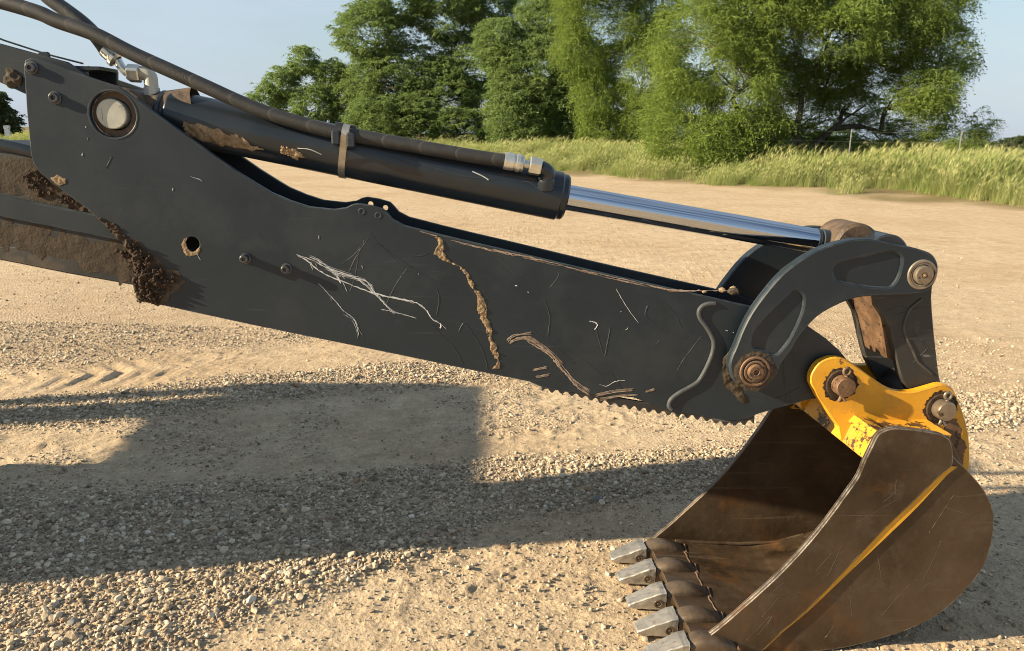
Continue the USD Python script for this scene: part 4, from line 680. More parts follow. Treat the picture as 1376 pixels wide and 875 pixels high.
def height(x, y):
    v, s = tracks(x, y); z3 = np.stack([x, y, 0*x], -1)
    h = 0.05*(meshkit.fbm(z3*0.22, 3, 1)-.5) + 0.018*(meshkit.fbm(z3*1.3, 3, 2)-.5)
    near_ = np.exp(-np.hypot(x, y-2.5)/9.0)
    h += 0.022*gravel(x, y)*near_
    st = np.stack([s*3.0, v*9.0, 0*x], -1); h += 0.016*(meshkit.fbm(st, 4, 4)-.5)*near_             # drag marks along the tracks
    ck = np.abs(meshkit.fbm(z3*11, 3, 6)-.5); h += near_*(0.014*np.clip(0.08-ck, 0, 1)/0.08*(1-gravel(x, y))*np.clip(3*(meshkit.fbm(z3*2.1, 2, 33)-.38), 0, 1))  # little crusted ridges
    h += 0.0075*near_*(meshkit.fbm(z3*30, 3, 8)-.5)
    tr = np.exp(-((v-2.46)/0.22)**2)*(1-sm(-1.05, -0.6, s))*(0.35+1.1*meshkit.noise(z3*2.3, 91))*sm(-3.6, -3.0, s)                            # wheel lug prints
    h += -0.013*tr*(0.5+0.5*np.sign(np.sin((s+0.55*np.abs(v-2.50) + 0.10*meshkit.fbm(z3*3, 2, 77))*2*np.pi/0.15)))*(0.2+1.5*meshkit.noise(z3*6, 3))
    tr2 = np.exp(-((v-1.2)/0.35)**2); h += 0.020*tr2*(meshkit.fbm(np.stack([s*5, v*16, 0*x], -1), 3, 12)-.5)
    h -= 0.012*np.exp(-((v-1.25)/0.45)**2)*near_
    sd = sdist(x, y); h += 0.10*sm(-1.5, 2.5, sd)*(1-sm(30, 60, np.hypot(x, y)))
    return h
def axis(dense0, dense1, step, far0, far1, grow=1.13):
    a = list(np.arange(dense0, dense1, step)); s = step; x = a[-1]
    while x < far1: s *= grow; x += s; a.append(x)
    s = step; x = a[0]; b = []
    while x > far0: s *= grow; x -= s; b.append(x)
    return np.array(b[::-1] + a)
gx = axis(-2.6, 2.4, 0.0135, -2500, 2500, 1.055); gy = axis(1.55, 4.2, 0.0105, -40, 3500, 1.022)
GX, GY = np.meshgrid(gx, gy); GZ = height(GX, GY)
nx_, ny_ = len(gx), len(gy); ii = (np.arange(ny_-1)[:, None]*nx_ + np.arange(nx_-1)[None]).ravel()
gf = np.vstack([np.stack([ii, ii+1, ii+nx_+1], 1), np.stack([ii, ii+nx_+1, ii+nx_], 1)])
gv = np.c_[GX.ravel(), GY.ravel(), GZ.ravel()]
GR = gravel(GX, GY).ravel(); SD = sdist(GX, GY).ravel()
soil = sm(-2.2, 0.6, SD + 1.6*(meshkit.fbm(gv*(0.9, 0.9, 0), 3, 30)-.5)*2); vv, ss = tracks(gv[:, 0], gv[:, 1])
M['ground'] = mat('sandy_gravel', {
    'a': ('attribute', {'attribute': 'mask'}), 'sp': ('separate_color', {}), 'g': ('geometry', {}),
    'n1': ('noise_texture', {'scale': 0.55, 'detail': 6.0, 'roughness': 0.65}), 'n2': ('noise_texture', {'scale': 38.0, 'detail': 6.0, 'roughness': 0.75}), 'n3': ('noise_texture', {'scale': 4.5, 'detail': 5.0, 'roughness': 0.6}),
    'v1': ('voronoi_texture', {'scale': 62.0}), 'v2': ('voronoi_texture', {'scale': 26.0}),
    'sand': ('rgb_ramp', {'ramp': [(0.25, (0.37, 0.275, 0.175)), (0.5, (0.47, 0.357, 0.233)), (0.75, (0.54, 0.42, 0.285))]}),
    'grit': ('rgb_ramp', {'ramp': [(0.32, (0.20, 0.152, 0.102)), (0.48, (0.41, 0.32, 0.22)), (0.68, (0.57, 0.475, 0.35))]}),
    'cell': ('hsv', {'saturation': 0.16, 'value': 0.85}), 'cellmix': ('mix', {'mix_type': 'multiply', 'fac': 0.55}), 'gm': ('mix', {}), 'gfac': ('math', {'math_type': 'multiply_add', 'value2': 0.62, 'value3': 0.3}),
    'patch': ('mix', {'mix_type': 'multiply', 'color2': (0.86, 0.80, 0.74)}), 'pf': ('map_range', {'from_min': 0.45, 'from_max': 0.7, 'to_min': 0.0, 'to_max': 1.0, 'clamp': True}),
    'soil': ('mix', {'color2': (0.17, 0.135, 0.060)}),
    'n4': ('noise_texture', {'scale': 130.0, 'detail': 3.0, 'roughness': 0.8}), 'n5': ('noise_texture', {'scale': 9.0, 'detail': 8.0, 'roughness': 0.8}), 'sk': ('map_range', {'from_min': 0.30, 'from_max': 0.55, 'to_min': 0.62, 'to_max': 1.06, 'clamp': True}), 's5': ('map_range', {'from_min': 0.3, 'from_max': 0.62, 'to_min': 0.80, 'to_max': 1.06, 'clamp': True}), 'sm': ('math', {'math_type': 'multiply'}), 'hs': ('hsv', {}),
    'ba': ('math', {'math_type': 'multiply_add', 'value2': 0.6}), 'bb': ('math', {'math_type': 'multiply'}), 'b': ('bump', {'strength': 0.9, 'distance': 0.018}),
    'p': ('principled_bsdf', {'roughness': 0.93, 'specular_ior_level': 0.15})},
    [('a.color', 'sp.color'), ('g.position', 'n1.vector'), ('g.position', 'n2.vector'), ('g.position', 'n3.vector'), ('g.position', 'v1.vector'), ('g.position', 'v2.vector'), ('n3.fac', 'sand.fac'), ('n2.fac', 'grit.fac'),
     ('v1.color', 'cell.color'), ('grit.color', 'cellmix.color1'), ('cell.color', 'cellmix.color2'), ('sp.r', 'gfac.value1'), ('gfac.value', 'gm.fac'), ('sand.color', 'gm.color1'), ('grit.color', 'gm.color2'),
     ('n1.fac', 'pf.value'), ('pf.result', 'patch.fac'), ('gm.color', 'patch.color1'), ('sp.g', 'soil.fac'), ('patch.color', 'soil.color1'), ('g.position', 'n4.vector'), ('g.position', 'n5.vector'), ('n4.fac', 'sk.value'), ('n5.fac', 's5.value'), ('sk.result', 'sm.value1'), ('s5.result', 'sm.value2'), ('sm.value', 'hs.value'), ('soil.color', 'hs.color'), ('hs.color', 'p.base_color'),
     ('v1.distance', 'bb.value1'), ('sp.r', 'bb.value2'), ('n2.fac', 'ba.value1'), ('bb.value', 'ba.value3'), ('ba.value', 'b.height'), ('b.normal', 'p.normal')])
gp = usdkit.mesh(stage, '/World/ground', (gv, gf), M['ground'], smooth=True)
UsdGeom.PrimvarsAPI(gp).CreatePrimvar('mask', Sdf.ValueTypeNames.Color3fArray, 'vertex').Set(Vt.Vec3fArray.FromNumpy(np.c_[GR, soil, 0*GR].astype(np.float32)))
keys(gp.GetPrim(), 'pale sandy gravel yard with wheel marks', 'ground', kind='structure')

def instancer(path, protos, pos, idx, scale, rotz=None, quats=None, **kw):
    pi = UsdGeom.PointInstancer.Define(stage, path)
    rel = pi.CreatePrototypesRel()
    for k, (mesh, m, smooth) in enumerate(protos):
        q = f'{path}/prototype_{k:03d}'; usdkit.mesh(stage, q, mesh, m, smooth=smooth); rel.AddTarget(q)
    pi.CreatePositionsAttr(Vt.Vec3fArray.FromNumpy(np.asarray(pos, np.float32))); pi.CreateProtoIndicesAttr(Vt.IntArray.FromNumpy(np.asarray(idx, np.int32)))
    pi.CreateScalesAttr(Vt.Vec3fArray.FromNumpy(np.asarray(scale, np.float32)))
    if quats is None: quats = np.c_[np.cos(rotz/2), np.zeros(len(rotz)), np.zeros(len(rotz)), np.sin(rotz/2)]
    pi.CreateOrientationsAttr(Vt.QuathArray([Gf.Quath(float(a), float(b), float(c), float(d)) for a, b, c, d in quats]))
    keys(pi.GetPrim(), **kw); return pi

def stone_mat(name, lo, mid, hi):
    return mat(name, {'o': ('object_info', {}), 'r': ('rgb_ramp', {'ramp': [(0.0, lo), (0.35, mid), (0.75, hi), (0.93, tuple(min(1, 1.25*c) for c in hi)), (1.0, (0.30, 0.17, 0.09))]}), 'g': ('geometry', {}), 'n': ('noise_texture', {'scale': 110.0, 'detail': 5.0, 'roughness': 0.7}),
        'mr': ('map_range', {'from_min': 0.3, 'from_max': 0.7, 'to_min': 0.72, 'to_max': 1.15}), 'm': ('hsv', {}), 'b': ('bump', {'strength': 0.4, 'distance': 0.003}), 'p': ('principled_bsdf', {'roughness': 0.85, 'specular_ior_level': 0.25})},
        [('o.random', 'r.fac'), ('g.position', 'n.vector'), ('n.fac', 'mr.value'), ('mr.result', 'm.value'), ('r.color', 'm.color'), ('m.color', 'p.base_color'), ('n.fac', 'b.height'), ('b.normal', 'p.normal')])
M['pebble'] = stone_mat('gravel_stone', (0.15, 0.115, 0.08), (0.30, 0.235, 0.162), (0.46, 0.38, 0.275))
M['stone'] = stone_mat('limestone', (0.34, 0.29, 0.22), (0.46, 0.40, 0.31), (0.56, 0.50, 0.41))
rp = np.random.default_rng(17)
def scatter(n, y0, y1, power):
    y = y0 + (y1-y0)*rp.random(n)**power; x = rp.uniform(-1, 1, n)*(0.72*y+0.75); k = rp.random(n) < gravel(x, y)*(1 - 0.95*sm(7.5, 16, y)); return x[k], y[k]
px1, py1 = scatter(300000, 1.35, 5.5, 0.85); px2, py2 = scatter(150000, 5.3, 17, 0.75)
gxp, gyp = np.r_[px1, px2], np.r_[py1, py2]; sd_ = sdist(gxp, gyp); k = sd_ < 0.6; gxp, gyp = gxp[k], gyp[k]
rad = np.clip(rp.lognormal(math.log(0.0038), 0.52, len(gxp)), 0.0022, 0.0165)*np.clip(0.9 + 0.035*gyp, 1, 1.5); rad *= 0.75 + 0.45*gravel(gxp, gyp)
gz = height(gxp, gyp) + rad*0.22
qa = rp.normal(size=(len(gxp), 4)); qa[:, 1:3] *= 0.22; qa /= np.linalg.norm(qa, axis=1, keepdims=True)
instancer('/World/gravel', [(pebble(s), M['pebble'], False) for s in range(8)], np.c_[gxp, gyp, gz], rp.integers(0, 8, len(gxp)), np.repeat(rad[:, None], 3, 1), quats=qa, label='loose pale gravel spread over the sandy yard', cat='gravel', kind='stuff')

# bigger stones, each a thing
protos = []
UsdGeom.Scope.Define(stage, '/World/Looks/Shapes')
def stone(loc, r, seed, label, group=None, squash=0.7, m='stone', name='stone', cat='stone', rz=0.0):
    p = pebble(seed, 2, squash); p.vertices += 0.05*(meshkit.fbm(p.vertices*5, 3, seed)[:, None]-.5)*p.vertices; p.apply_scale(r)
    t = free('/World', name); usdkit.mesh(stage, t, p, M[m], smooth=28); x = UsdGeom.Xformable(stage.GetPrimAtPath(t)); x.AddTranslateOp().Set(Gf.Vec3d(float(loc[0]), float(loc[1]), float(height(np.array(loc[0]), np.array(loc[1]))+r*squash*0.25))); x.AddRotateZOp().Set(math.degrees(rz))
    keys(stage.GetPrimAtPath(t), label, cat, group)
def unproj(px, py):
    d = fwd + right*(px-688)/1050 - up*(py-437.5)/1050; t = -CAM_Z/d[2]; return d[0]*t, d[1]*t
M['dark_rock'] = layered('grey_rock', (0.10, 0.095, 0.09), (0.2, 0.19, 0.175), (0.8, 0.9), scale=30)
M['tan_rock'] = layered('tan_rock', (0.24, 0.14, 0.07), (0.36, 0.24, 0.14), (0.8, 0.9), scale=30)
for i, (lx, ly, r, sq, lab, mm) in enumerate([
    (-0.02, 2.455, 0.022, 0.40, 'flat tan stone lying alone on the smooth sand left of the bucket teeth', 'tan_rock'),
    (-0.63, 2.235, 0.021, 0.36, 'long flat pale stone at the sandy front edge of the gravel band', 'stone'),
    (-0.775, 2.085, 0.022, 0.50, 'white stone with a dark side on the sand at the bottom of the photo', 'stone'),
    (-0.80, 2.115, 0.013, 0.60, 'small white stone just behind the white stone with a dark side', 'stone'),
    (-1.245, 1.965, 0.017, 0.65, 'dark chip of rock in the sand in the bottom left corner', 'dark_rock'),
    (0.345, 2.79, 0.024, 0.60, 'grey rock in the shade beyond the bucket teeth', 'dark_rock'),
    (1.235, 1.93, 0.017, 0.60, 'brown stone beside the bucket heel in the lower right corner', 'tan_rock'),
    (1.185, 1.885, 0.014, 0.60, 'white stone beside the bucket heel in the lower right corner', 'stone')]):
    stone((lx, ly), r, 100+i, lab, squash=sq, m=mm, rz=i*0.7)
tw = thing('twig', (-1.46, 2.47, float(height(np.array(-1.46), np.array(2.47)))), 0.5, 'thin pale dry twig lying on the shaded gravel at the left', 'twig')
obj('stem', tube(np.array([(-.045, 0, .012), (-.01, .003, .016), (.03, -.002, .013), (.05, .004, .009)]), [.0014, .0017, .0015, .0008], 6), 'twig', tw)
obj('side_shoot', tube(np.array([(.0, .001, .015), (.018, .012, .018), (.03, .016, .017)]), [.001, .0009, .0006], 5), 'twig', tw)
base = None
cnt_ = 0
rs_ = np.random.default_rng(23)
while cnt_ < 48:
    y = rs_.uniform(1.95, 3.0); x = rs_.uniform(-1.5, 0.6); v, s = tracks(x, y)
    if not (-0.22 < v < 0.45) or rs_.random() > float(gravel(np.array(x), np.array(y))): continue
    r = rs_.uniform(0.009, 0.0145)
    stone((x, y), r, 200+cnt_, 'small pale stone among the gravel of the band left of the bucket', 'pale stones in the gravel band', 0.65, rz=rs_.uniform(0, 6))
    cnt_ += 1

# ================================================================== GRASS
def leaf_mat(name, lo, hi, tip, trans=0.35, rough=0.5):
    return mat(name, {'o': ('object_info', {}), 'g': ('geometry', {}), 'r': ('rgb_ramp', {'ramp': [(0.0, lo), (0.6, hi), (1.0, tip)]}), 'ad': ('math', {'math_type': 'multiply_add', 'value2': 0.45}), 'mu': ('math', {'math_type': 'multiply', 'value2': 0.55}),
        'p': ('principled_bsdf', {'roughness': rough, 'specular_ior_level': 0.3}), 't': ('translucent_bsdf', {}), 'h': ('hsv', {'value': 1.15, 'saturation': 1.1}), 'm': ('mix_closure', {'fac': trans})},
        [('o.random', 'mu.value1'), ('g.random_per_island', 'ad.value1'), ('mu.value', 'ad.value3'), ('ad.value', 'r.fac'), ('r.color', 'p.base_color'), ('r.color', 'h.color'), ('h.color', 't.color'), ('p.BSDF', 'm.closure1'), ('t.BSDF', 'm.closure2')], surface='m.closure')
M['grass'] = leaf_mat('grass_blade', (0.14, 0.19, 0.045), (0.25, 0.30, 0.09), (0.42, 0.42, 0.19), 0.4)
M['grass_dry'] = leaf_mat('seed_grass', (0.24, 0.26, 0.09), (0.42, 0.41, 0.19), (0.60, 0.54, 0.33), 0.4)
def tuft(seed, n=40, h=0.75, spread=0.2, seeds=5):
    r = np.random.default_rng(seed); V, F = [], []
    def blade(b, d, L, w, bend):
        k0 = len(V); side = np.array([-d[1], d[0], 0]); K = 4
        for i in range(K+1):
            t = i/K; p = b + np.array([d[0], d[1], 0])*bend*L*t*t + np.array([0, 0, L*(t - 0.25*bend*t*t)]); ww = w*(1-t*0.85)
            V.extend([p-side*ww, p+side*ww])
        for i in range(K): a = k0+2*i; F.extend([(a, a+1, a+3), (a, a+3, a+2)])
        return V[-1]
    for i in range(n):
        a = r.uniform(0, 2*np.pi); b = np.array([*(r.normal(0, spread*.5, 2)), 0.0]); blade(b, (math.cos(a), math.sin(a)), h*r.uniform(.45, 1.0), r.uniform(.0025, .0055), r.uniform(.2, 1.2))
    for i in range(seeds):
        a = r.uniform(-.4, 1.0); b = np.array([*(r.normal(0, spread*.4, 2)), 0.0]); L = h*r.uniform(.9, 1.35); tip = blade(b, (math.cos(a), math.sin(a)), L, .0028, r.uniform(.1, .6))
        for s in range(3): blade(tip - np.array([0, 0, .10]), (math.cos(a+s*.5-.5), math.sin(a+s*.5-.5)), .15, .007, .75)
    return tm(V, F)
gp_ = [(tuft(s, 44, 0.58, .26, 4), M['grass'], False) for s in range(3)] + [(tuft(s+10, 34, 0.66, .24, 9), M['grass_dry'], False) for s in range(3)]
rgx = np.random.default_rng(31)
def grass_points(n, y0, y1, xl, xr, dmin, dmax):
    y = rgx.uniform(y0, y1, n); x = rgx.uniform(-1, 1, n)*0.0 + (xl + (xr-xl)*rgx.random(n))*y; d = sdist(x, y) + 2.3*(meshkit.fbm(np.stack([x*.5, y*.5, 0*x], -1), 3, 40)-.5)*2; k = (d > dmin) & (d < dmax); return x[k], y[k], d[k]
x1, y1, d1 = grass_points(34000, 15, 48, -0.25, 0.75, -0.2, 9.0)
x2, y2, d2 = grass_points(16000, 30, 75, -0.45, 0.75, -.2, 40)
x3, y3, d3 = grass_points(26000, 74, 190, -0.75, -0.3, -1, 200)
gx_, gy_, gd = np.r_[x1, x2, x3], np.r_[y1, y2, y3], np.r_[d1, d2, d3]
pk = rgx.random(len(gx_)) < np.where(gd < 1.0, 0.25 + 0.6*np.clip(gd, 0, 1), 1.0); gx_, gy_, gd = gx_[pk], gy_[pk], gd[pk]
sc_g = (0.55 + 0.5*sm(0, 3, gd))*rgx.uniform(.75, 1.25, len(gx_))*(0.55 + 0.95*meshkit.fbm(np.stack([gx_*.55, gy_*.55, 0*gx_], -1), 3, 5)); sc_g = np.where(gy_ > 73, sc_g*0.6, sc_g)
ix = np.where(rgx.random(len(gx_)) < np.where(gd < 1.6, .55, .35), rgx.integers(3, 6, len(gx_)), rgx.integers(0, 3, len(gx_)))
instancer('/World/grass', gp_, np.c_[gx_, gy_, height(gx_, gy_)-0.02], ix, np.c_[sc_g*1.15, sc_g*1.15, sc_g], rotz=rgx.uniform(-.9, .9, len(gx_)), label='tall yellow green seeding grass along the far edge of the yard', cat='grass', kind='stuff')

# ================================================================== TREES
M['bark'] = layered('dark_bark', (0.030, 0.024, 0.018), (0.075, 0.060, 0.046), (0.8, 0.95), scale=9.0, bump=0.8, bump_scale=30)
LEAF = {'mesquite': leaf_mat('mesquite_leaf', (0.120, 0.175, 0.036), (0.235, 0.305, 0.075), (0.37, 0.42, 0.14), 0.5),
        'green': leaf_mat('elm_leaf', (0.115, 0.175, 0.055), (0.215, 0.285, 0.10), (0.33, 0.38, 0.175), 0.5),
        'dull': leaf_mat('dull_leaf', (0.045, 0.068, 0.024), (0.085, 0.108, 0.042), (0.125, 0.145, 0.065), 0.3)}
def spray(seed, n=46, L=0.62, leaf=0.085, w=0.011, droop=0.55, ns=3):
    r = np.random.default_rng(seed); V, F = [], []
    for s in range(ns):
        a = r.uniform(0, 2*np.pi); d = np.array([math.cos(a), math.sin(a), 0]); l = L*r.uniform(.6, 1.0); k_ = n//ns
        for i in range(k_):
            t = (i+r.random())/k_; p = d*l*t*(0.9-0.35*t) + np.array([0, 0, 0.14*l*t - droop*l*t*t*1.5])
            q = r.normal(size=3)*np.array([.8, .8, .5]) + d*0.5 + np.array([0, 0, -0.35]); q /= np.linalg.norm(q); e = np.cross(q, r.normal(size=3)); e /= np.linalg.norm(e)
            m = leaf*r.uniform(.7, 1.3); ww = w*r.uniform(.8, 1.4); c = len(V)
            V.extend([p, p+q*m*.5+e*ww, p+q*m, p+q*m*.5-e*ww]); F.extend([(c, c+1, c+2), (c, c+2, c+3)])
    return tm(V, F)
SPR = {'mesquite': [spray(s, 84, 0.85, 0.085, 0.0115, 0.48, 5) for s in range(4)], 'green': [spray(s+20, 80, 0.72, 0.085, 0.0145, 0.26, 5) for s in range(4)], 'dull': [spray(s+40, 60, 0.6, 0.11, 0.024, 0.3) for s in range(4)]}
def tree(name, loc, label, cl, kind, n, seed, trunk_r=0.16, fork=0.8, cat='tree', scale=1.0, extra=0, group=None, lean=(0, 0), grow=1.0):
    """cl: clumps (x, y, z, rx, ry, rz) round the trunk's foot."""
    r = np.random.default_rng(seed); z0 = float(height(np.array(loc[0]), np.array(loc[1])))
    t = thing(name, (loc[0], loc[1], z0), 0, label, cat, group)
    cl = np.array(cl, float)*grow; parts = []; fork *= grow; loc = loc
    f = np.array([lean[0]*.3, lean[1]*.3, fork])
    parts.append(tube(curve(np.array([(0, 0, -.2), (f[0]*.3, f[1]*.3, fork*.5), f]), 4), np.linspace(trunk_r*1.25, trunk_r*.95, 9), 9))
    skel = [f]
    for c in sorted(cl, key=lambda c_: np.linalg.norm(c_[:3]-f)):
        e = c[:3] + (0, 0, c[5]*.15); sk = np.array(skel); cost = np.linalg.norm(sk-e, axis=1) + 0.35*np.linalg.norm(sk-f, axis=1) + np.where(sk[:, 2] > e[2]+.3, 1.0, 0); o_ = sk[np.argmin(cost)]
        L = np.linalg.norm(e-o_)+1e-6; mid1 = o_*.65+e*.35 + r.normal(0, .13, 3)*L + np.array([0, 0, .10*L]); mid2 = o_*.3+e*.7 + r.normal(0, .13, 3)*L
        p = curve(np.array([o_, mid1, mid2, e]), 5); dist = np.linalg.norm(o_-f); ra = trunk_r*np.clip(0.62-.085*dist, .22, .62)
        parts.append(tube(p, np.linspace(ra, ra*.3, len(p)), 7)); skel.extend(p[3::2])
        for b in range(4 + extra):
            i0 = r.integers(len(p)//3, len(p)-1); q = p[i0]; dirn = r.normal(size=3); dirn[2] = abs(dirn[2])*.6; ln = np.array(c[3:6])*r.uniform(.5, .95)
            e2 = c[:3] + dirn/np.linalg.norm(dirn)*ln; m2 = (q+e2)/2 + r.normal(0, .16, 3)*np.linalg.norm(e2-q)
            pp = curve(np.array([q, m2, e2]), 4); rb = ra*(1-.75*i0/len(p))*.5; parts.append(tube(pp, np.linspace(rb, max(rb*.2, .006), len(pp)), 5))
    obj('trunk', parts, 'bark', t, smooth=60)
    vol = (cl[:, 3]*cl[:, 4] + cl[:, 3]*cl[:, 5] + cl[:, 4]*cl[:, 5]); pr = vol/vol.sum(); which = r.choice(len(cl), n, p=pr)
    d = r.normal(size=(n, 3)); d /= np.linalg.norm(d, axis=1, keepdims=True); rad_ = r.uniform(0.45, 1.0, n)**0.5
    lob = 0.72 + 0.62*meshkit.fbm(d*1.9 + which[:, None]*7.3, 3, seed)
    pos = cl[which, :3] + d*cl[which, 3:6]*(rad_*lob)[:, None]
    gap = meshkit.fbm(pos*0.85, 3, seed+3); keep = (gap > 0.42) | (r.random(n) < 0.16); keep &= pos[:, 2] > 0.15
    pos, d = pos[keep], d[keep]
    yaw = np.arctan2(d[:, 1], d[:, 0]) + r.normal(0, .8, len(pos)); tilt = r.normal(0, .22, len(pos)); ta = r.uniform(0, 2*np.pi, len(pos))
    q = np.c_[np.cos(yaw/2), np.sin(tilt/2)*np.cos(ta), np.sin(tilt/2)*np.sin(ta), np.sin(yaw/2)]; q /= np.linalg.norm(q, axis=1, keepdims=True)
    s = scale*r.uniform(.65, 1.3, len(pos)); pth = free(t, 'crown')
    instancer(pth, [(m_, LEAF[kind], False) for m_ in SPR[kind]], pos, r.integers(0, 4, len(pos)), np.repeat(s[:, None], 3, 1), quats=q, kind='stuff')
    return t
def clumps(spec, seed, jit=0.15):
    r = np.random.default_rng(seed); out = []
    for (x, y, z, rx, ry, rz) in spec: out.append((x+r.normal(0, jit), y+r.normal(0, jit), z, rx, ry, rz))
    return out
# big mesquite on the right, about 29 m away
tree('mesquite_tree', (10.4, 28.5), 'big spreading mesquite with drooping bright foliage and dark bare limbs, at right', clumps([
    (-4.4, 0.5, 1.9, 1.4, 1.5, 1.9), (-4.2, 0, 4.2, 1.7, 1.8, 1.7), (-3.6, 0.6, 6.4, 1.9, 1.9, 1.6), (-2.6, -0.8, 3.3, 1.3, 1.4, 1.6), (-2.2, -0.6, 1.5, 1.1, 1.2, 1.2), (-1.9, 0.2, 5.6, 1.8, 1.9, 1.5), (-0.8, 0.6, 7.0, 2.0, 2.0, 1.5), (0.6, -0.8, 5.0, 1.6, 1.5, 1.0),
    (1.6, 0.4, 6.4, 2.0, 2.0, 1.4), (2.9, 0.3, 5.2, 1.7, 1.7, 1.2), (3.6, 0.2, 5.9, 1.4, 1.6, 1.4), (4.1, 0.0, 4.3, 1.15, 1.4, 1.1), (3.9, -0.5, 3.0, 1.0, 1.2, 0.8), (4.3, 0.2, 2.3, 0.8, 1.0, 0.9), (2.6, 1.6, 3.9, 1.3, 1.2, 0.7), (0.9, 1.9, 3.6, 1.3, 1.0, 0.9), (-0.6, 1.2, 3.4, 1.2, 1.2, 1.0), (-1.0, 0.8, 1.3, 0.9, 1.0, 0.9), (3.6, 1.2, 1.4, 1.1, 1.0, 0.7), (1.8, 2.2, 1.0, 1.4, .9, .6), (-3.2, -.6, 1.2, 1.2, 1.1, 1.2), (-1.2, 1.6, 4.6, 1.4, 1.2, 1.1), (2.2, 2.0, 2.5, 1.3, 1.0, .8), (.3, 2.2, 1.9, 1.3, 1.0, 1.0)], 1), 'mesquite', 11000, 101, 0.24, 0.75, extra=5)
tree('mesquite_sapling', (15.6, 27.6), 'small pale green sapling at the right foot of the big mesquite', [(0, 0, 1.2, .55, .55, .8), (0.3, 0, 1.9, .45, .45, .55), (-.5, 0, .8, .5, .5, .6)], 'mesquite', 420, 102, 0.04, 0.5, scale=.75)
tree('mesquite_tree', (5.1, 44.0), 'tall open mesquite with sky showing round its dark bare limbs, left of the biggest mesquite', clumps([
    (-0.9, 0, 7.6, 1.7, 1.6, 1.4), (0.6, 0.3, 8.4, 1.9, 1.8, 1.4), (1.4, 0, 6.2, 1.1, 1.2, 1.2), (-1.2, 0, 6.0, 1.2, 1.2, 1.1), (-.6, .3, 2.8, 1.1, 1.1, 1.3), (0.4, 0, 5.4, 1.0, 1.0, 1.0), (-1.4, 0, 4.4, 1.1, 1.0, 1.1), (1.1, .3, 7.4, 1.2, 1.2, 1.0), (1.9, .2, 4.9, 1.2, 1.2, 1.2), (1.5, -.6, 3.4, 1.2, 1.1, 1.4), (1.4, -0.4, 1.6, 1.2, 1.1, 1.3), (-.4, 0.2, 1.3, .9, .9, 1.0), (0.2, .5, 4.2, .7, .8, .6)], 2), 'mesquite', 6000, 103, 0.19, 1.0, extra=4, scale=1.15, grow=1.31)
tree('bushy_tree', (1.5, 54.0), 'round bushy green tree standing between the broad tree and the open mesquite', clumps([
    (-.9, -.3, 1.6, 1.5, 1.5, 1.6), (0.9, -.2, 1.5, 1.4, 1.4, 1.5), (0, -.2, 3.2, 1.9, 1.7, 1.6), (-1.2, 0, 4.2, 1.1, 1.2, 1.0), (0.5, 0, 5.0, 1.4, 1.3, 1.2), (1.5, 0, 3.4, 1.1, 1.2, 1.4), (2.0, .2, 1.6, .9, 1.0, 1.3)], 3), 'green', 7000, 104, 0.26, 0.7, scale=1.45, grow=1.68)
tree('broad_tree', (-6.2, 61.5), 'large broad tree with grey green top, tallest on the left of the row', clumps([
    (-2.6, 0, 5.0, 1.5, 1.5, 1.3), (-2.8, 0, 2.6, 1.4, 1.4, 1.6), (-1.2, 0, 3.0, 1.7, 1.6, 1.7), (0.5, -.2, 2.4, 1.7, 1.5, 1.8), (-1.4, 0.4, 6.5, 1.7, 1.6, 1.3), (0.6, 0.4, 6.0, 1.8, 1.7, 1.5), (2.2, 0.6, 6.6, 1.6, 1.5, 1.4), (0.2, .5, 8.0, 1.8, 1.6, 1.2), (2.0, .2, 3.6, 1.5, 1.5, 1.5), (-2.0, -.2, 1.2, 1.6, 1.2, 1.0), (2.4, .6, 8.2, 1.2, 1.2, 1.0)], 4), 'green', 10000, 105, 0.36, 0.9, extra=2, scale=1.5, grow=1.73)
tree('twisted_tree', (-16.0, 63.5), 'smaller tree with bare twisted stem and tufted top, left end of row', clumps([
    (-.3, 0, 4.6, .75, .8, .75), (-1.5, 0, 3.5, .9, .9, .9), (1.0, 0, 4.0, .9, .9, .8), (0.4, -.3, 2.2, 1.3, 1.2, 1.3), (-2.6, 0, 2.3, 1.0, 1.0, 1.2), (2.0, 0, 2.5, 1.2, 1.2, 1.6)], 5, .1), 'green', 2600, 106, 0.11, 0.9, grow=1.45, scale=1.45)
tree('low_bush', (-24.5, 75.0), 'low bush peeping over the hydraulic cylinder, left of the twisted tree', [(0, 0, 1.4, 1.6, 1.3, 1.3), (1.9, 0, 1.8, 1.4, 1.2, 1.4), (-1.9, 0, .9, 1.5, 1.1, .9)], 'green', 900, 107, 0.07, 0.5, cat='bush', grow=1.5, scale=1.5)
tree('round_tree', (-57.5, 88.0), 'lone dark round tree in the field at the far left edge', [(0, 0, 2.4, 2.2, 2.0, 2.0), (-1.6, 0, 3.4, 1.6, 1.6, 1.5), (0.8, 0, 3.9, 1.6, 1.5, 1.3), (1.7, 0, 2.0, 1.5, 1.4, 1.5)], 'dull', 2200, 108, 0.2, 0.8, scale=1.5)
tree('distant_bush', (53.0, 86.0), 'grey green distant bush on the skyline at the far right edge', [(0, 0, 1.0, 2.6, 1.6, .8), (2.6, 0, 1.2, 2.2, 1.6, 1.0), (-2.4, 0, .7, 1.6, 1.2, .6), (0.8, 0, 1.7, .6, .6, .5)], 'dull', 700, 109, 0.08, 0.4, cat='bush', scale=1.3)

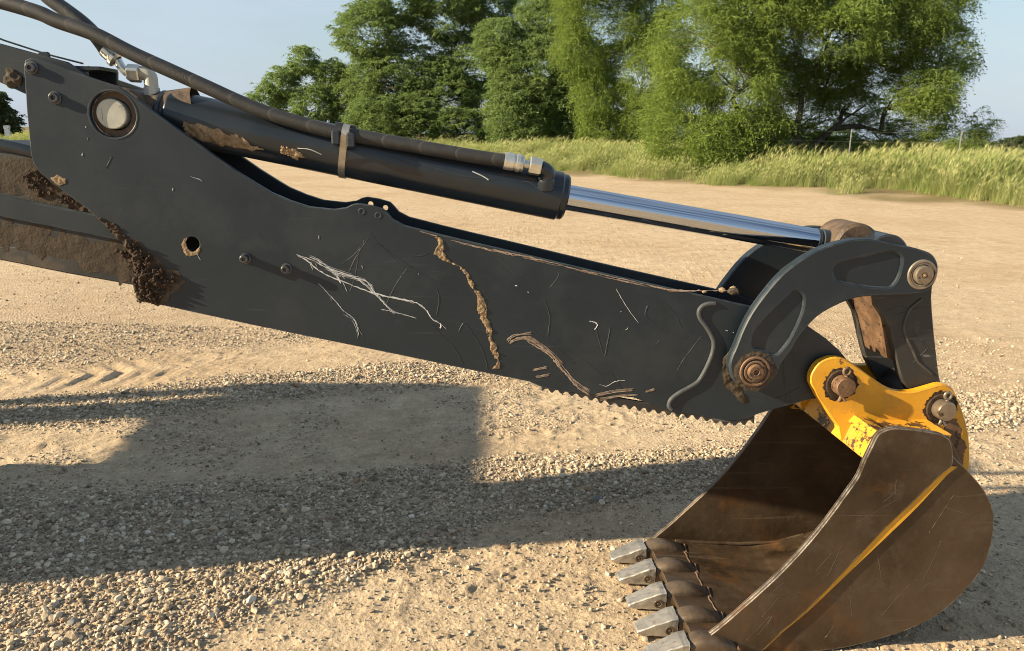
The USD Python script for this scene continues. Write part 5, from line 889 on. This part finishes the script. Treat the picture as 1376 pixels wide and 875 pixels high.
for i, (x, y, lab, cl_, n_) in enumerate([
    (8.6, 32.0, 'dark bush in the shade under the left side of the big mesquite', [(0, 0, .9, 1.3, 1.0, 1.0), (1.6, 0, .8, 1.1, 1.0, .9)], 700),
    (12.8, 32.5, 'dark bush in the shade under the right side of the big mesquite', [(0, 0, .9, 1.4, 1.0, .9), (-1.8, .4, 1.1, 1.2, 1.0, 1.1), (1.7, 0, .7, 1.2, 1.0, .7)], 900),
    (8.2, 46.0, 'pale bush between the open mesquite and the biggest mesquite', [(0, 0, 1.4, 1.7, 1.3, 1.5), (1.4, 0, 2.6, 1.2, 1.2, 1.3), (-1.3, 0, .9, 1.2, 1.1, 1.0)], 1300),
    (5.6, 55.0, 'grey green bush behind the end of the hydraulic cylinder', [(0, 0, 1.3, 1.5, 1.2, 1.4), (-1.6, .5, 1.6, 1.5, 1.2, 1.6), (.7, .8, 2.8, 1.2, 1.2, 1.2)], 1300),
    (-4.1, 59.0, 'leafy bush at the foot of the large broad tree', [(0, 0, 1.2, 1.8, 1.2, 1.3), (2.4, 0, 1.3, 1.6, 1.2, 1.4), (-2.4, 0, 1.4, 1.7, 1.2, 1.4), (-4.6, 0, 1.5, 1.5, 1.2, 1.5)], 2200)]):
    tree('bush', (x, y), lab, cl_, 'dull' if i in (3,) else 'green', n_, 130+i, 0.07, 0.4, cat='bush', scale=1.05 if y < 50 else 1.35, grow=1.0 if y < 40 else (1.15 if y < 50 else 1.4))
# ================================================================== FENCE AND SMALL FAR THINGS
M['post'] = layered('weathered_steel_post', (0.22, 0.22, 0.20), (0.36, 0.35, 0.32), (0.5, 0.7), scale=20)
fe = thing('wire_fence', (12.0, 26.9, 0.08), math.radians(-6), 'thin wire fence on steel posts in front of the big mesquite', 'fence')
for u in (-4.5, -0.75, 2.75, 6.4): obj('post', [plate([(u-.018, -.1), (u+.018, -.1), (u+.018, 1.66), (u-.018, 1.66)], 0, .006, .001), box((u-.003, .006, -.1), (u+.003, .034, 1.66), .001)], 'post', fe)
for z in (0.9, 1.25, 1.58): obj('wire', tube(np.array([(u, -.004, z - .015*math.sin(abs(u)*2)) for u in np.linspace(-4.5, 6.4, 24)]), 0.0017, 5), 'post', fe)
M['white'] = layered('white_painted_metal', (0.70, 0.70, 0.67), (0.78, 0.78, 0.75), (0.5, 0.6), scale=8)
wp = thing('utility_pedestal', (-55.0, 87.0, 0), 0, 'small white utility pedestal standing in the field by the lone round tree', 'pedestal')
obj('body', box((-.22, -.2, -.1), (.22, .2, 1.05), .03), 'white', wp); obj('cap', box((-.28, -.26, 1.05), (.28, .26, 1.5), .08), 'white', wp)
